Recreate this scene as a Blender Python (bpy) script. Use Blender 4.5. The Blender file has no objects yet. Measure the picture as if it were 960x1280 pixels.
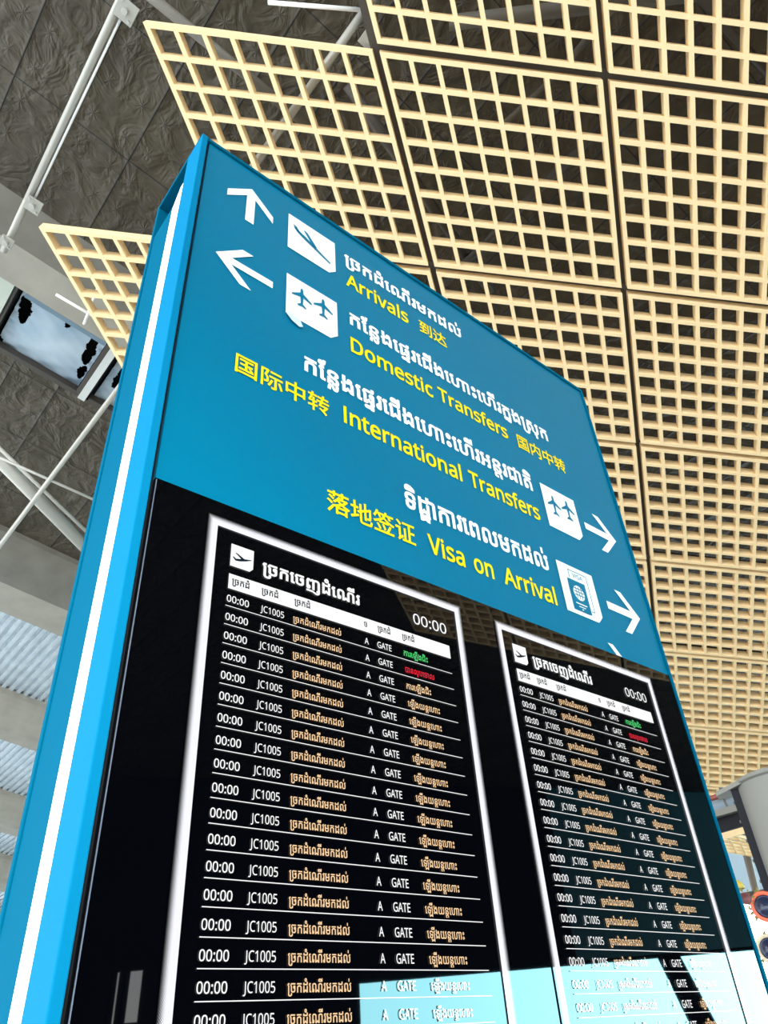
import bpy, bmesh, math, random
from mathutils import Vector, Matrix, geometry
from math import sin, cos, pi, radians
random.seed(7)
SC = bpy.context.scene
COL = SC.collection

# ------------------------------------------------------------------ camera
F_PX, PITCH, ROLL, CAM_Z = 914.75, 0.6383, -0.0751, 1.45
CAM = Vector((0, 0, CAM_Z))
FWD = Vector((0, cos(PITCH), sin(PITCH)))
UP0 = Vector((0, -sin(PITCH), cos(PITCH)))
RT0 = Vector((1, 0, 0))
CX = cos(ROLL) * RT0 + sin(ROLL) * UP0
CU = -sin(ROLL) * RT0 + cos(ROLL) * UP0
cd = bpy.data.cameras.new('camera')
cam = bpy.data.objects.new('camera', cd)
COL.objects.link(cam)
cam.matrix_world = Matrix(((CX.x, CU.x, -FWD.x, 0), (CX.y, CU.y, -FWD.y, 0), (CX.z, CU.z, -FWD.z, CAM_Z), (0, 0, 0, 1)))
cd.sensor_width = 36
cd.lens = F_PX / 1280 * 36
cd.clip_start = .05
cd.clip_end = 400
SC.camera = cam

# ------------------------------------------------------------------ exposure, sky
SC.view_settings.view_transform = 'Standard'
SC.view_settings.look = 'None'
SC.view_settings.exposure = 0.0
SC.view_settings.gamma = 1
SC.view_settings.use_curve_mapping = False
W = bpy.data.worlds.new('sky')
SC.world = W
W.use_nodes = True
nt = W.node_tree
nt.nodes.clear()
tc = nt.nodes.new('ShaderNodeTexCoord')
sx = nt.nodes.new('ShaderNodeSeparateXYZ')
rp = nt.nodes.new('ShaderNodeValToRGB')
bg = nt.nodes.new('ShaderNodeBackground')
ow = nt.nodes.new('ShaderNodeOutputWorld')
nt.links.new(tc.outputs['Generated'], sx.inputs[0])
nt.links.new(sx.outputs['Z'], rp.inputs[0])
nt.links.new(rp.outputs[0], bg.inputs[0])
# cyan sky glare added low on the side the glass faces, to brighten its reflection
vd = nt.nodes.new('ShaderNodeVectorMath'); vd.operation = 'DOT_PRODUCT'; vd.inputs[1].default_value = Vector((1, .04, .03)).normalized()
nt.links.new(tc.outputs['Generated'], vd.inputs[0])
mr = nt.nodes.new('ShaderNodeMapRange'); mr.interpolation_type = 'SMOOTHSTEP'
mr.inputs[1].default_value = .925; mr.inputs[2].default_value = .965; nt.links.new(vd.outputs['Value'], mr.inputs[0])
bg2 = nt.nodes.new('ShaderNodeBackground'); bg2.inputs[0].default_value = (.24, .86, 1, 1)
ms = nt.nodes.new('ShaderNodeMath'); ms.operation = 'MULTIPLY'; ms.inputs[1].default_value = 27; nt.links.new(mr.outputs[0], ms.inputs[0]); nt.links.new(ms.outputs[0], bg2.inputs['Strength'])
ad = nt.nodes.new('ShaderNodeAddShader'); nt.links.new(bg.outputs[0], ad.inputs[0]); nt.links.new(bg2.outputs[0], ad.inputs[1])
nt.links.new(ad.outputs[0], ow.inputs[0])
rp.color_ramp.elements[0].position = 0
rp.color_ramp.elements[0].color = (1, .985, .95, 1)
rp.color_ramp.elements[1].position = .5
rp.color_ramp.elements[1].color = (.6, .8, 1, 1)
bg.inputs['Strength'].default_value = 6.2
sd = bpy.data.lights.new('sun', 'SUN')
sd.energy = 3.0
sd.angle = radians(2)
sd.color = (1, .95, .86)
so = bpy.data.objects.new('sun', sd)
COL.objects.link(so)
so.rotation_euler = Vector((-.25, 1, -.45)).to_track_quat('-Z', 'Y').to_euler()

# ------------------------------------------------------------------ helpers
def px_dir(x, y):
    "world direction of the view ray through a pixel of the 960x1280 photograph"
    return CX * ((x - 480) / F_PX) - CU * ((y - 640) / F_PX) + FWD

def material(name, col, rough=.6, metal=0, spec=.5, emit=None, strength=0, ior=None, coat=0):
    m = bpy.data.materials.new(name)
    m.use_nodes = True
    b = m.node_tree.nodes['Principled BSDF']
    b.inputs['Base Color'].default_value = (*col, 1)
    b.inputs['Roughness'].default_value = rough
    b.inputs['Metallic'].default_value = metal
    b.inputs['Specular IOR Level'].default_value = spec
    if ior: b.inputs['IOR'].default_value = ior
    if coat: b.inputs['Coat Weight'].default_value = coat
    if emit:
        b.inputs['Emission Color'].default_value = (*emit, 1)
        b.inputs['Emission Strength'].default_value = strength
    return m

def bsdf(m): return m.node_tree.nodes['Principled BSDF']

def add_noise(m, c1, c2, scale, detail=3, lo=.3, hi=.7, bump=0, coord='Object'):
    t = m.node_tree; L = t.links
    tcn = t.nodes.new('ShaderNodeTexCoord')
    n = t.nodes.new('ShaderNodeTexNoise'); n.inputs['Scale'].default_value = scale; n.inputs['Detail'].default_value = detail
    r = t.nodes.new('ShaderNodeValToRGB')
    r.color_ramp.elements[0].position = lo; r.color_ramp.elements[0].color = (*c1, 1)
    r.color_ramp.elements[1].position = hi; r.color_ramp.elements[1].color = (*c2, 1)
    L.new(tcn.outputs[coord], n.inputs['Vector']); L.new(n.outputs['Fac'], r.inputs[0]); L.new(r.outputs[0], bsdf(m).inputs['Base Color'])
    if bump:
        bn = t.nodes.new('ShaderNodeBump'); bn.inputs['Strength'].default_value = bump; bn.inputs['Distance'].default_value = .02
        L.new(n.outputs['Fac'], bn.inputs['Height']); L.new(bn.outputs[0], bsdf(m).inputs['Normal'])
    return m

class MB:
    "collects faces, then links them as ONE mesh object"
    def __init__(self): self.v = []; self.f = []; self.m = []
    def face(self, pts, mi=0):
        k = len(self.v); self.v += [tuple(p) for p in pts]; self.f.append(tuple(range(k, k + len(pts)))); self.m.append(mi)
    def tris(self, pts, tr, mi=0):
        k = len(self.v); self.v += [tuple(p) for p in pts]
        for t in tr: self.f.append(tuple(i + k for i in t)); self.m.append(mi)
    def hexa(self, b, t, mi=0):
        "b, t: 4 bottom and 4 top corners in the same order"
        k = len(self.v); self.v += [tuple(p) for p in b] + [tuple(p) for p in t]
        for q in ((3, 2, 1, 0), (4, 5, 6, 7), (0, 1, 5, 4), (1, 2, 6, 5), (2, 3, 7, 6), (3, 0, 4, 7)):
            self.f.append(tuple(k + i for i in q)); self.m.append(mi)
    def box(self, x0, x1, y0, y1, z0, z1, mi=0):
        self.hexa([(x0, y0, z0), (x1, y0, z0), (x1, y1, z0), (x0, y1, z0)], [(x0, y0, z1), (x1, y0, z1), (x1, y1, z1), (x0, y1, z1)], mi)
    def tube(self, a, b, r0, r1=None, n=12, mi=0, caps=True):
        a, b = Vector(a), Vector(b); r1 = r0 if r1 is None else r1
        d = (b - a).normalized(); e = d.orthogonal().normalized(); g = d.cross(e); k = len(self.v)
        for p, r in ((a, r0), (b, r1)):
            for i in range(n): self.v.append(tuple(p + (e * cos(2 * pi * i / n) + g * sin(2 * pi * i / n)) * r))
        for i in range(n):
            j = (i + 1) % n; self.f.append((k + i, k + j, k + n + j, k + n + i)); self.m.append(mi)
        if caps:
            self.f.append(tuple(k + i for i in reversed(range(n)))); self.m.append(mi)
            self.f.append(tuple(k + n + i for i in range(n))); self.m.append(mi)
    def lathe(self, prof, n=24, c=(0, 0, 0), mi=0):
        k = len(self.v); c = Vector(c)
        for r, z in prof:
            for i in range(n): self.v.append((c.x + r * cos(2 * pi * i / n), c.y + r * sin(2 * pi * i / n), c.z + z))
        for j in range(len(prof) - 1):
            for i in range(n):
                i2 = (i + 1) % n; self.f.append((k + j * n + i, k + j * n + i2, k + (j + 1) * n + i2, k + (j + 1) * n + i)); self.m.append(mi)
    def build(self, name, mats, parent=None, smooth=False, mtx=None, bevel=0):
        me = bpy.data.meshes.new(name); me.from_pydata(self.v, [], self.f)
        mats = mats if isinstance(mats, (list, tuple)) else [mats]
        for m in mats: me.materials.append(m)
        if len(mats) > 1: me.polygons.foreach_set('material_index', self.m)
        if mtx is not None: me.transform(mtx)
        me.update()
        o = bpy.data.objects.new(name, me); COL.objects.link(o)
        if parent: o.parent = parent
        if smooth:
            for p in me.polygons: p.use_smooth = True
        if bevel:
            md = o.modifiers.new('bevel', 'BEVEL'); md.width = bevel; md.segments = 2; md.limit_method = 'ANGLE'
        return o

def tag(o, label=None, cat=None, group=None, kind=None):
    if label: o['label'] = label
    if cat: o['category'] = cat
    if group: o['group'] = group
    o['kind'] = kind or 'thing'
    return o

def empty(name, mtx=None, loc=None):
    o = bpy.data.objects.new(name, None); COL.objects.link(o); o.empty_display_size = .2
    if mtx is not None: o.matrix_world = mtx
    if loc is not None: o.location = loc
    return o

def frame_matrix(x, y, z, o):
    return Matrix(((x.x, y.x, z.x, o.x), (x.y, y.y, z.y, o.y), (x.z, y.z, z.z, o.z), (0, 0, 0, 1)))

# ------------------------------------------------------------------ lettering: outlines of every letter used on the sign
GLYPHS = {
 49: '98,519 98,586 538,586 538,519|98,0 98,293 104,341 123,381 154,412 196,433 251,447 318,451 385,447 440,433 483,412 514,381 532,341 538,293 538,0 446,0 446,293 442,321 432,343 414,361 390,374 358,381 318,384 279,381 247,374 222,361 204,343 194,321 190,293 190,0',
 53: '97,0 97,257 94,270 86,279 71,284 49,285 49,352 122,352 152,348 172,334 185,312 189,281 189,81 318,198 445,82 445,339 442,366 432,386 416,402 398,415 375,407 352,400 329,393 306,387 282,384 259,383 230,384 203,389 178,396 155,407 136,421 120,438 108,457 100,481 98,507 98,674 189,674 189,507 194,485 207,466 229,454 259,450 277,451 294,452 312,456 334,462 321,474 312,488 306,505 304,523 306,541 314,558 326,574 343,588 366,596 394,599 422,596 444,588 462,575 474,560 482,541 484,520 483,503 479,488 472,475 460,462 484,449 504,434 519,417 529,397 535,372 537,341 537,0 431,0 318,103 204,0',
 54: '517,201 517,158 511,110 493,70 462,40 419,18 364,4 297,0 230,4 176,18 133,40 102,70 84,110 78,158 78,384 62,404 50,421 40,435 32,452 29,466 30,475 32,484 35,492 42,502 51,514 64,532 76,546 90,564 106,586 517,586 517,519 108,519 104,515 102,511 99,507 98,504 96,502 96,500 100,485 113,466 127,449 146,427 170,400 170,158 174,130 184,108 202,90 226,77 258,70 297,67 337,70 369,77 394,90 411,108 422,130 425,158 425,201|517,198 425,198 425,245 393,248 366,256 344,268 327,286 316,309 313,337 317,368 329,393 349,413 375,427 403,436 435,439 459,437 479,432 495,424 512,406 517,380|425,313 425,372 412,371 400,368 391,364 385,358 381,351 380,342 383,329 392,320 406,315',
 56: '98,0 98,384 82,404 70,421 60,435 52,452 49,466 50,475 52,484 55,492 62,502 71,514 84,532 96,546 110,564 126,586 405,586 421,588 434,592 442,600 445,610 445,674 537,674 537,610 534,582 525,560 509,542 486,529 467,523 443,520 415,519 128,519 124,515 122,511 119,507 118,504 116,502 116,500 118,491 124,480 133,466 148,449 160,435 174,419 190,400 190,81 318,198 445,82 445,451 537,451 537,0 431,0 318,103 204,0',
 58: '683,-244 658,-243 635,-240 614,-236 594,-229 574,-222 556,-213 538,-203 520,-193 502,-183 484,-173 464,-165 442,-159 419,-154 395,-151 370,-148 345,-147 319,-146 293,-146 98,-146 98,-88 293,-88 327,-89 360,-90 391,-94 420,-98 447,-103 473,-110 497,-117 518,-126 537,-136 563,-151 588,-163 613,-173 636,-180 660,-184 683,-186 711,-184 732,-177 748,-166 758,-150 765,-130 768,-107 694,-107 694,-49 854,-49 854,-70 852,-104 845,-135 834,-163 818,-187 798,-207 775,-223 748,-235 717,-242|503,533 521,547 542,561 566,573 593,583 624,589 659,591 707,589 747,581 779,569 804,553 824,533 838,510 847,484 852,457 854,428 854,0 762,0 762,428 759,456 750,479 734,498 712,513 684,521 650,524 622,522 598,518 579,510 562,501 546,489 529,476|98,234 98,451 99,475 103,497 109,518 118,538 130,554 146,568 164,578 187,584 214,586 240,582 265,571 282,559 299,544 317,525 319,525 338,543 356,559 374,570 392,579 414,584 437,586 460,584 480,578 496,568 515,546 528,518 533,497 536,475 537,451 537,0 445,0 445,451 443,478 436,498 426,509 410,513 396,511 383,504 371,494 360,482 350,471 340,461 329,454 317,452 305,454 294,461 284,471 273,482 262,494 250,504 238,511 225,513 209,509 198,498 192,478 190,451 190,234|98,247 190,247 190,219 219,216 244,208 266,194 282,174 290,156 294,136 296,113 293,81 283,53 266,30 244,14 220,3 192,0 164,0 139,4 118,15 103,34 98,60|190,67 204,68 214,72 223,79 229,88 233,99 234,112 231,128 224,140 210,148 190,151',
 60: '98,470 98,610 189,610 189,537 391,537 415,538 432,543 442,551 445,562 445,674 537,674 537,562 534,534 526,510 512,493 488,480 467,474 440,471 408,470|98,0 98,402 190,402 190,81 318,198 445,82 445,402 537,402 537,0 431,0 318,103 204,0',
 64: '98,235 98,428 104,476 121,516 149,546 189,568 240,582 302,586 364,582 416,568 456,546 484,516 501,476 507,428 507,81 620,184 732,82 732,428 738,476 755,516 784,546 823,568 875,582 937,586 999,582 1051,568 1090,546 1119,516 1136,476 1142,428 1142,0 1050,0 1050,428 1047,456 1037,478 1022,496 999,509 971,516 937,519 903,516 875,509 852,496 837,478 827,456 824,428 824,0 718,0 620,89 521,0 415,0 415,428 412,456 402,478 386,496 364,509 336,516 302,519 268,516 240,509 218,496 202,478 193,456 190,428 190,235|98,247 190,247 190,219 219,216 244,208 266,194 282,174 290,156 294,136 296,113 293,81 283,53 266,30 244,14 220,3 192,0 164,0 139,4 118,15 103,34 98,60|190,67 204,68 214,72 223,79 229,88 233,99 234,112 231,128 224,140 210,148 190,151',
 65: '98,519 98,586 537,586 537,519|98,247 190,247 190,219 219,216 244,208 266,194 282,174 290,156 294,136 296,113 293,81 283,53 266,30 244,14 220,3 192,0 164,0 139,4 118,15 103,34 98,60|190,67 204,68 214,72 223,79 229,88 233,99 234,112 231,128 224,140 210,148 190,151|98,229 98,293 122,381 195,433 317,451 439,433 513,381 537,293 537,0 445,0 445,293 442,320 431,343 414,360 389,373 357,380 317,383 278,380 246,373 222,360 204,343 194,320 190,293 190,229|98,247 190,247 190,219 219,216 244,208 266,194 282,174 290,156 294,136 296,113 293,81 283,53 266,30 244,14 220,3 192,0 164,0 139,4 118,15 103,34 98,60|190,67 204,68 214,72 223,79 229,88 233,99 234,112 231,128 224,140 210,148 190,151',
 67: '296,0 237,4 189,18 152,40 125,70 109,110 104,158 104,234 196,234 196,158 199,130 207,108 222,90 241,77 266,70 296,67 327,70 352,77 372,90 386,108 394,130 397,158 397,235 327,247 266,261 215,276 172,293 138,313 112,336 94,363 84,393 80,428 82,457 89,484 101,509 118,531 141,550 170,566 206,577 249,584 299,586 350,584 393,577 429,565 458,550 481,531 498,510 510,488 517,463 519,438 519,414 427,414 427,438 424,460 414,479 398,496 375,509 342,516 299,519 257,516 224,509 200,496 184,478 174,456 171,428 174,405 181,385 194,368 213,353 238,340 269,330 306,320 350,311 401,303 409,320 422,333 438,340 458,343 476,341 490,334 502,325 512,313 517,300 519,286 517,266 510,250 500,237 489,230 489,158 484,110 468,70 441,40 404,18 355,4',
 69: '97,0 97,246 189,246 189,171 213,170 234,167 252,162 276,152 296,140 312,128 327,115 344,100 361,84 380,71 399,67 412,69 424,75 436,86 446,102 453,123 455,149 452,174 444,195 431,212 413,226 389,237 358,244 317,252 279,261 245,271 214,282 187,295 164,310 144,325 127,343 114,362 105,382 100,404 98,428 100,457 107,484 119,509 136,531 159,550 188,566 224,577 267,584 317,586 368,584 411,578 447,568 476,555 499,539 516,520 528,500 535,479 537,456 534,430 524,405 507,383 482,366 460,358 434,353 403,351 396,351 396,411 411,412 424,417 433,424 440,434 444,446 445,459 442,474 433,488 417,501 394,510 375,515 351,518 323,519 278,516 243,509 218,496 202,478 192,456 189,428 194,399 208,374 224,360 243,348 267,336 295,327 327,318 363,311 404,302 440,291 470,278 494,262 514,244 528,224 539,201 545,175 547,147 545,118 538,91 526,68 511,48 493,31 472,18 449,8 425,2 399,0 376,2 356,7 339,16 323,27 306,40 289,55 273,69 258,81 244,91 228,98 210,102 189,104 189,0',
 70: '190,371 190,158 194,130 204,108 222,90 246,77 278,70 317,67 357,70 389,77 414,90 431,108 442,130 445,158 445,372 537,372 537,158 513,70 439,18 317,0 195,18 122,70 98,158 98,371|445,361 445,394 426,418 411,437 399,451 387,466 380,477 377,484 376,491 377,498 381,506 388,516 400,532 410,547 424,564 440,586 561,586 561,519 440,519 440,518 537,410 537,361|98,361 98,394 79,418 64,437 52,451 40,466 33,477 30,484 29,491 30,498 34,506 41,516 52,532 63,547 76,564 93,586 214,586 214,519 93,519 93,518 190,410 190,361',
 73: '537,215 537,0 431,0 318,103 204,0 98,0 98,384 82,404 70,421 60,435 52,452 49,466 50,475 52,484 55,492 62,502 71,514 84,532 96,546 110,564 126,586 415,586 428,588 438,592 443,601 445,613 445,674 537,674 537,610 534,582 525,559 510,542 489,529 458,522 419,519 128,519 124,514 121,510 118,506 117,504 116,502 116,500 118,491 124,480 133,466 148,449 160,435 174,419 190,400 190,81 318,198 445,82 445,215|537,198 445,198 445,245 413,248 386,256 364,268 347,286 336,309 333,337 337,368 349,393 369,413 395,427 423,436 455,439 479,437 499,432 515,424 532,406 537,380|445,313 445,372 432,371 420,368 411,364 405,358 401,351 400,342 403,329 412,320 426,315',
 74: '98,234 98,451 99,475 103,497 109,518 118,538 130,554 146,568 164,578 187,584 214,586 240,582 265,571 282,559 299,544 317,525 319,525 338,543 356,559 374,570 392,579 414,584 437,586 460,584 480,578 496,568 515,546 528,518 533,497 536,475 537,451 537,0 445,0 445,451 443,478 436,498 426,509 410,513 396,511 383,504 371,494 360,482 350,471 340,461 329,454 317,452 305,454 294,461 284,471 273,482 262,494 250,504 238,511 225,513 209,509 198,498 192,478 190,451 190,234|98,247 190,247 190,219 219,216 244,208 266,194 282,174 290,156 294,136 296,113 293,81 283,53 266,30 244,14 220,3 192,0 164,0 139,4 118,15 103,34 98,60|190,67 204,68 214,72 223,79 229,88 233,99 234,112 231,128 224,140 210,148 190,151',
 76: '159,259 159,326 475,326 475,259|190,371 190,158 194,130 204,108 222,90 246,77 278,70 317,67 357,70 389,77 414,90 431,108 442,130 445,158 445,372 537,372 537,158 513,70 439,18 317,0 195,18 122,70 98,158 98,371|445,361 445,394 426,418 411,437 399,451 387,466 380,477 377,484 376,491 377,498 381,506 388,516 400,532 410,547 424,564 440,586 561,586 561,519 440,519 440,518 537,410 537,361|98,361 98,394 79,418 64,437 52,451 40,466 33,477 30,484 29,491 30,498 34,506 41,516 52,532 63,547 76,564 93,586 214,586 214,519 93,519 93,518 190,410 190,361',
 77: '855,378 855,158 850,116 833,78 806,46 767,20 715,5 650,0 616,1 586,6 558,13 534,23 512,34 494,48 491,48 471,33 448,20 422,12 392,6 371,3 347,1 322,0 317,0 267,2 224,9 188,21 159,37 136,55 118,78 107,102 99,129 97,158 97,536 105,564 130,580 171,586 258,586 258,519 228,518 206,513 193,506 189,496 189,158 192,130 202,108 218,90 242,77 275,70 317,67 347,68 372,71 393,77 417,90 433,108 442,130 445,158 445,378 537,378 537,158 540,130 550,108 566,90 588,77 616,70 650,67 684,70 712,77 734,90 750,108 760,130 763,158 763,378|763,361 763,394 744,418 729,437 717,451 705,466 698,477 695,484 694,491 695,498 699,506 706,516 718,532 728,547 742,564 758,586 879,586 879,519 758,519 758,518 855,410 855,361|445,361 445,394 426,418 411,437 399,451 387,466 380,477 377,484 376,491 377,498 381,506 388,516 400,532 410,547 424,564 440,586 561,586 561,519 440,519 440,518 537,410 537,361',
 78: '137,361 137,394 118,418 103,437 91,451 79,466 72,477 69,484 68,491 69,498 73,506 80,516 92,532 102,547 116,564 132,586 253,586 253,519 132,519 132,518 229,410 229,361|229,376 229,69 224,37 211,16 189,4 160,0 142,0 115,2 88,8 63,21 43,40 33,58 27,81 25,108 27,133 33,154 43,172 63,192 87,206 112,215 137,219 137,376|137,67 137,151 123,149 108,142 96,129 92,109 96,89 106,76 121,69',
 79: '830,379 830,158 824,110 807,70 779,40 739,18 688,4 625,0 512,18 444,70 421,158 421,428 418,456 408,478 392,496 369,509 340,516 305,519 270,516 241,509 218,496 203,478 193,456 190,428 190,235 98,235 98,428 121,516 190,568 305,586 421,568 490,516 513,428 513,158 516,130 525,108 541,90 563,77 591,70 625,67 660,70 688,77 710,90 726,108 735,130 738,158 738,379|98,247 190,247 190,219 219,216 244,208 266,194 282,174 290,156 294,136 296,113 293,81 283,53 266,30 244,14 220,3 192,0 164,0 139,4 118,15 103,34 98,60|190,67 204,68 214,72 223,79 229,88 233,99 234,112 231,128 224,140 210,148 190,151|738,361 738,394 719,418 704,437 692,451 680,466 673,477 670,484 669,491 670,498 674,506 681,516 692,532 703,547 716,564 733,586 854,586 854,519 733,519 733,518 830,410 830,361',
 83: '169,419 151,442 138,459 130,470 125,478 123,485 122,491 123,498 127,506 134,516 146,532 156,547 170,564 186,586 464,586 464,519 186,519 186,518 251,444|830,378 830,158 824,110 807,70 779,40 739,18 688,4 625,0 512,18 444,70 421,158 421,293 418,320 408,343 392,360 369,373 340,380 305,383 270,380 241,373 218,360 203,343 193,320 190,293 190,234 98,234 98,293 101,328 108,358 121,384 139,405 162,422 190,435 223,444 262,449 305,451 349,449 387,443 420,434 449,420 472,402 490,381 503,356 510,326 513,293 513,158 516,130 525,108 541,90 563,77 591,70 625,67 660,70 688,77 710,90 726,108 735,130 738,158 738,378|98,247 190,247 190,219 219,216 244,208 266,194 282,174 290,156 294,136 296,113 293,81 283,53 266,30 244,14 220,3 192,0 164,0 139,4 118,15 103,34 98,60|190,67 204,68 214,72 223,79 229,88 233,99 234,112 231,128 224,140 210,148 190,151|738,361 738,394 719,418 704,437 692,451 680,466 673,477 670,484 669,491 670,498 674,506 681,516 692,532 703,547 716,564 733,586 854,586 854,519 733,519 733,518 830,410 830,361',
 84: '190,373 190,158 193,130 203,108 218,90 241,77 270,70 305,67 341,70 370,77 392,90 408,108 418,130 421,158 421,428 426,471 443,508 470,541 509,566 560,581 623,586 738,568 807,516 830,428 830,0 738,0 738,428 735,456 725,478 710,496 687,509 659,516 625,519 591,516 563,509 542,496 526,478 516,456 513,428 513,158 508,116 491,78 464,46 425,20 372,5 305,0 239,5 186,20 147,46 120,78 103,116 98,158 98,373|98,361 98,394 79,418 64,437 52,451 40,466 33,477 30,484 29,491 30,498 34,506 41,516 52,532 63,547 76,564 93,586 214,586 214,519 93,519 93,518 190,410 190,361',
 85: '296,0 237,4 189,18 152,40 125,70 109,110 104,158 104,234 196,234 196,158 199,130 207,108 222,90 241,77 266,70 296,67 327,70 352,77 372,90 386,108 394,130 397,158 397,235 327,247 266,261 215,276 172,293 138,313 112,336 94,363 84,393 80,428 82,457 89,484 101,509 118,531 141,550 170,566 206,577 249,584 299,586 350,584 393,577 429,565 458,550 481,531 498,510 510,488 517,463 519,438 519,414 427,414 427,438 424,460 414,479 398,496 375,509 342,516 299,519 257,516 224,509 200,496 184,478 174,456 171,428 174,405 181,385 194,368 213,353 238,340 269,330 306,320 350,311 401,303 409,320 422,333 438,340 458,343 476,341 490,334 502,325 512,313 517,300 519,286 517,266 510,250 500,237 489,230 489,158 484,110 468,70 441,40 404,18 355,4|748,377 748,-239 642,-239 536,-148 430,-239 333,-239 333,-145 330,-133 321,-126 306,-121 284,-120 284,-49 347,-49 377,-54 398,-67 411,-89 415,-120 415,-158 536,-53 656,-158 656,377|656,361 656,394 637,418 622,437 610,451 598,466 591,477 588,484 587,491 588,498 592,506 599,516 610,532 621,547 634,564 651,586 772,586 772,519 651,519 651,518 748,410 748,361',
 86: '548,375 548,50 544,28 530,12 507,3 475,0 387,0 387,67 418,69 439,74 452,82 456,95 456,259 201,259 201,50 196,28 182,12 159,3 127,0 40,0 40,67 70,69 92,74 105,82 109,95 109,375 201,375 201,327 456,327 456,375|456,361 456,394 437,418 422,437 410,451 398,466 391,477 388,484 387,491 388,498 392,506 399,516 410,532 421,547 434,564 451,586 572,586 572,519 451,519 451,518 548,410 548,361|109,361 109,394 90,418 75,437 63,451 51,466 44,477 41,484 40,491 41,498 45,506 52,516 64,532 74,547 88,564 104,586 225,586 225,519 104,519 104,518 201,410 201,361',
 105: '-451,684 -473,688 -488,702 -497,725 -500,757 -498,778 -492,799 -482,818 -469,835 -452,850 -431,862 -407,871 -379,877 -348,879 -324,878 -300,875 -276,869 -252,862 -229,853 -206,842 -185,830 -163,817 -142,803 -123,788 -103,773 -85,757 -85,684|-426,747 -178,747 -196,760 -213,771 -230,780 -253,792 -276,801 -296,808 -315,812 -332,815 -348,816 -381,812 -406,801 -421,780',
 109: '-85,684 -152,684 -152,903 -85,903|-451,684 -473,688 -488,702 -497,725 -500,757 -498,778 -492,799 -482,818 -469,835 -452,850 -431,862 -407,871 -379,877 -348,879 -324,878 -300,875 -276,869 -252,862 -229,853 -206,842 -185,830 -163,817 -142,803 -123,788 -103,773 -85,757 -85,684|-426,747 -178,747 -196,760 -213,771 -230,780 -253,792 -276,801 -296,808 -315,812 -332,815 -348,816 -381,812 -406,801 -421,780',
 115: '-321,-244 -321,-92 -373,-92 -373,-34 -229,-34 -229,-244',
 116: '-321,-244 -321,-92 -373,-92 -373,-34 -229,-34 -229,-244',
 131: '189,377 189,102 191,85 196,74 206,69 221,67 268,67 268,0 171,0 139,3 116,12 102,28 97,50 97,377|97,361 97,394 78,418 63,437 51,451 39,466 32,477 29,484 28,491 29,498 33,506 40,516 52,532 62,547 76,564 92,586 213,586 213,519 92,519 92,518 189,410 189,361',
 132: '115,635 87,637 60,644 36,656 16,674 4,696 0,724 4,751 14,774 32,792 58,805 90,812 130,815 130,752 106,750 89,745 78,736 75,723 77,714 83,706 94,700 110,698 139,702 163,716 177,729 188,746 198,768 204,792 209,821 210,854 283,854 281,807 274,766 262,731 246,701 226,677 203,658 176,645 147,638|189,377 189,102 191,85 196,74 206,69 221,67 268,67 268,0 171,0 139,3 116,12 102,28 97,50 97,377|97,361 97,394 78,418 63,437 51,451 39,466 32,477 29,484 28,491 29,498 33,506 40,516 52,532 62,547 76,564 92,586 213,586 213,519 92,519 92,518 189,410 189,361',
 137: '-296,684 -326,688 -352,700 -376,718 -394,740 -405,767 -409,797 -405,827 -394,854 -376,876 -352,894 -326,906 -296,910 -266,906 -240,894 -216,876 -198,854 -187,827 -183,797 -187,767 -198,740 -216,718 -240,700 -266,688|-297,745 -277,749 -260,760 -248,777 -244,797 -248,818 -259,835 -276,847 -297,851 -317,847 -334,836 -345,818 -349,797 -345,777 -334,760 -317,749',
 139: '193,363 163,367 136,378 114,396 96,420 84,446 80,476 84,506 96,532 114,556 136,574 163,585 193,589 223,585 250,574 272,556 290,532 302,506 306,476 302,446 290,420 272,396 250,378 223,367|192,424 212,428 230,439 241,456 245,476 241,496 230,514 213,526 192,530 172,526 155,514 144,497 140,476 144,456 156,439 172,428|193,-3 163,1 136,12 114,30 96,54 84,80 80,110 84,140 96,166 114,190 136,208 163,219 193,223 223,219 250,208 272,190 290,166 302,140 306,110 302,80 290,54 272,30 250,12 223,1|192,58 212,62 230,73 241,90 245,110 241,130 230,148 213,160 192,164 172,160 155,148 144,131 140,110 144,90 156,73 172,62',
 146: '-334,684 -334,879 -261,879 -261,684',
 198: '-508,-240 -508,-77 -506,-61 -498,-50 -484,-42 -460,-40 -208,-40 -208,-20 -126,-20 -126,-40 -83,-40 -83,-88 -126,-88 -126,-240 -208,-240 -317,-188 -426,-240|-426,-174 -317,-130 -208,-174 -208,-88 -426,-88',
 204: '-448,-244 -476,-240 -496,-230 -509,-212 -513,-188 -513,-138 -511,-117 -505,-98 -494,-80 -479,-64 -458,-50 -432,-39 -400,-31 -362,-26 -317,-24 -272,-26 -234,-31 -202,-39 -176,-50 -156,-64 -140,-80 -130,-98 -124,-117 -122,-138 -122,-244 -204,-244 -204,-138 -210,-110 -229,-90 -250,-80 -279,-75 -317,-73 -355,-75 -384,-80 -406,-90 -425,-110 -431,-138 -431,-179 -429,-186 -424,-191 -416,-194 -405,-195 -340,-195 -340,-244',
 207: '-224,-244 -219,-238 -216,-232 -213,-226 -212,-220 -213,-215 -216,-210 -220,-207 -226,-207 -425,-219 -455,-218 -478,-212 -494,-203 -505,-190 -511,-177 -513,-163 -509,-142 -496,-124 -481,-113 -461,-106 -436,-102 -285,-90 -252,-86 -228,-78 -214,-69 -209,-61 -248,-61 -248,-24 -122,-24 -122,-45 -125,-64 -133,-81 -147,-94 -166,-104 -191,-112 -222,-117 -395,-137 -413,-140 -424,-145 -431,-152 -432,-162 -429,-171 -422,-176 -409,-178 -392,-177 -122,-148 -122,-203 -124,-221 -130,-234 -141,-241 -155,-244',
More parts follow.
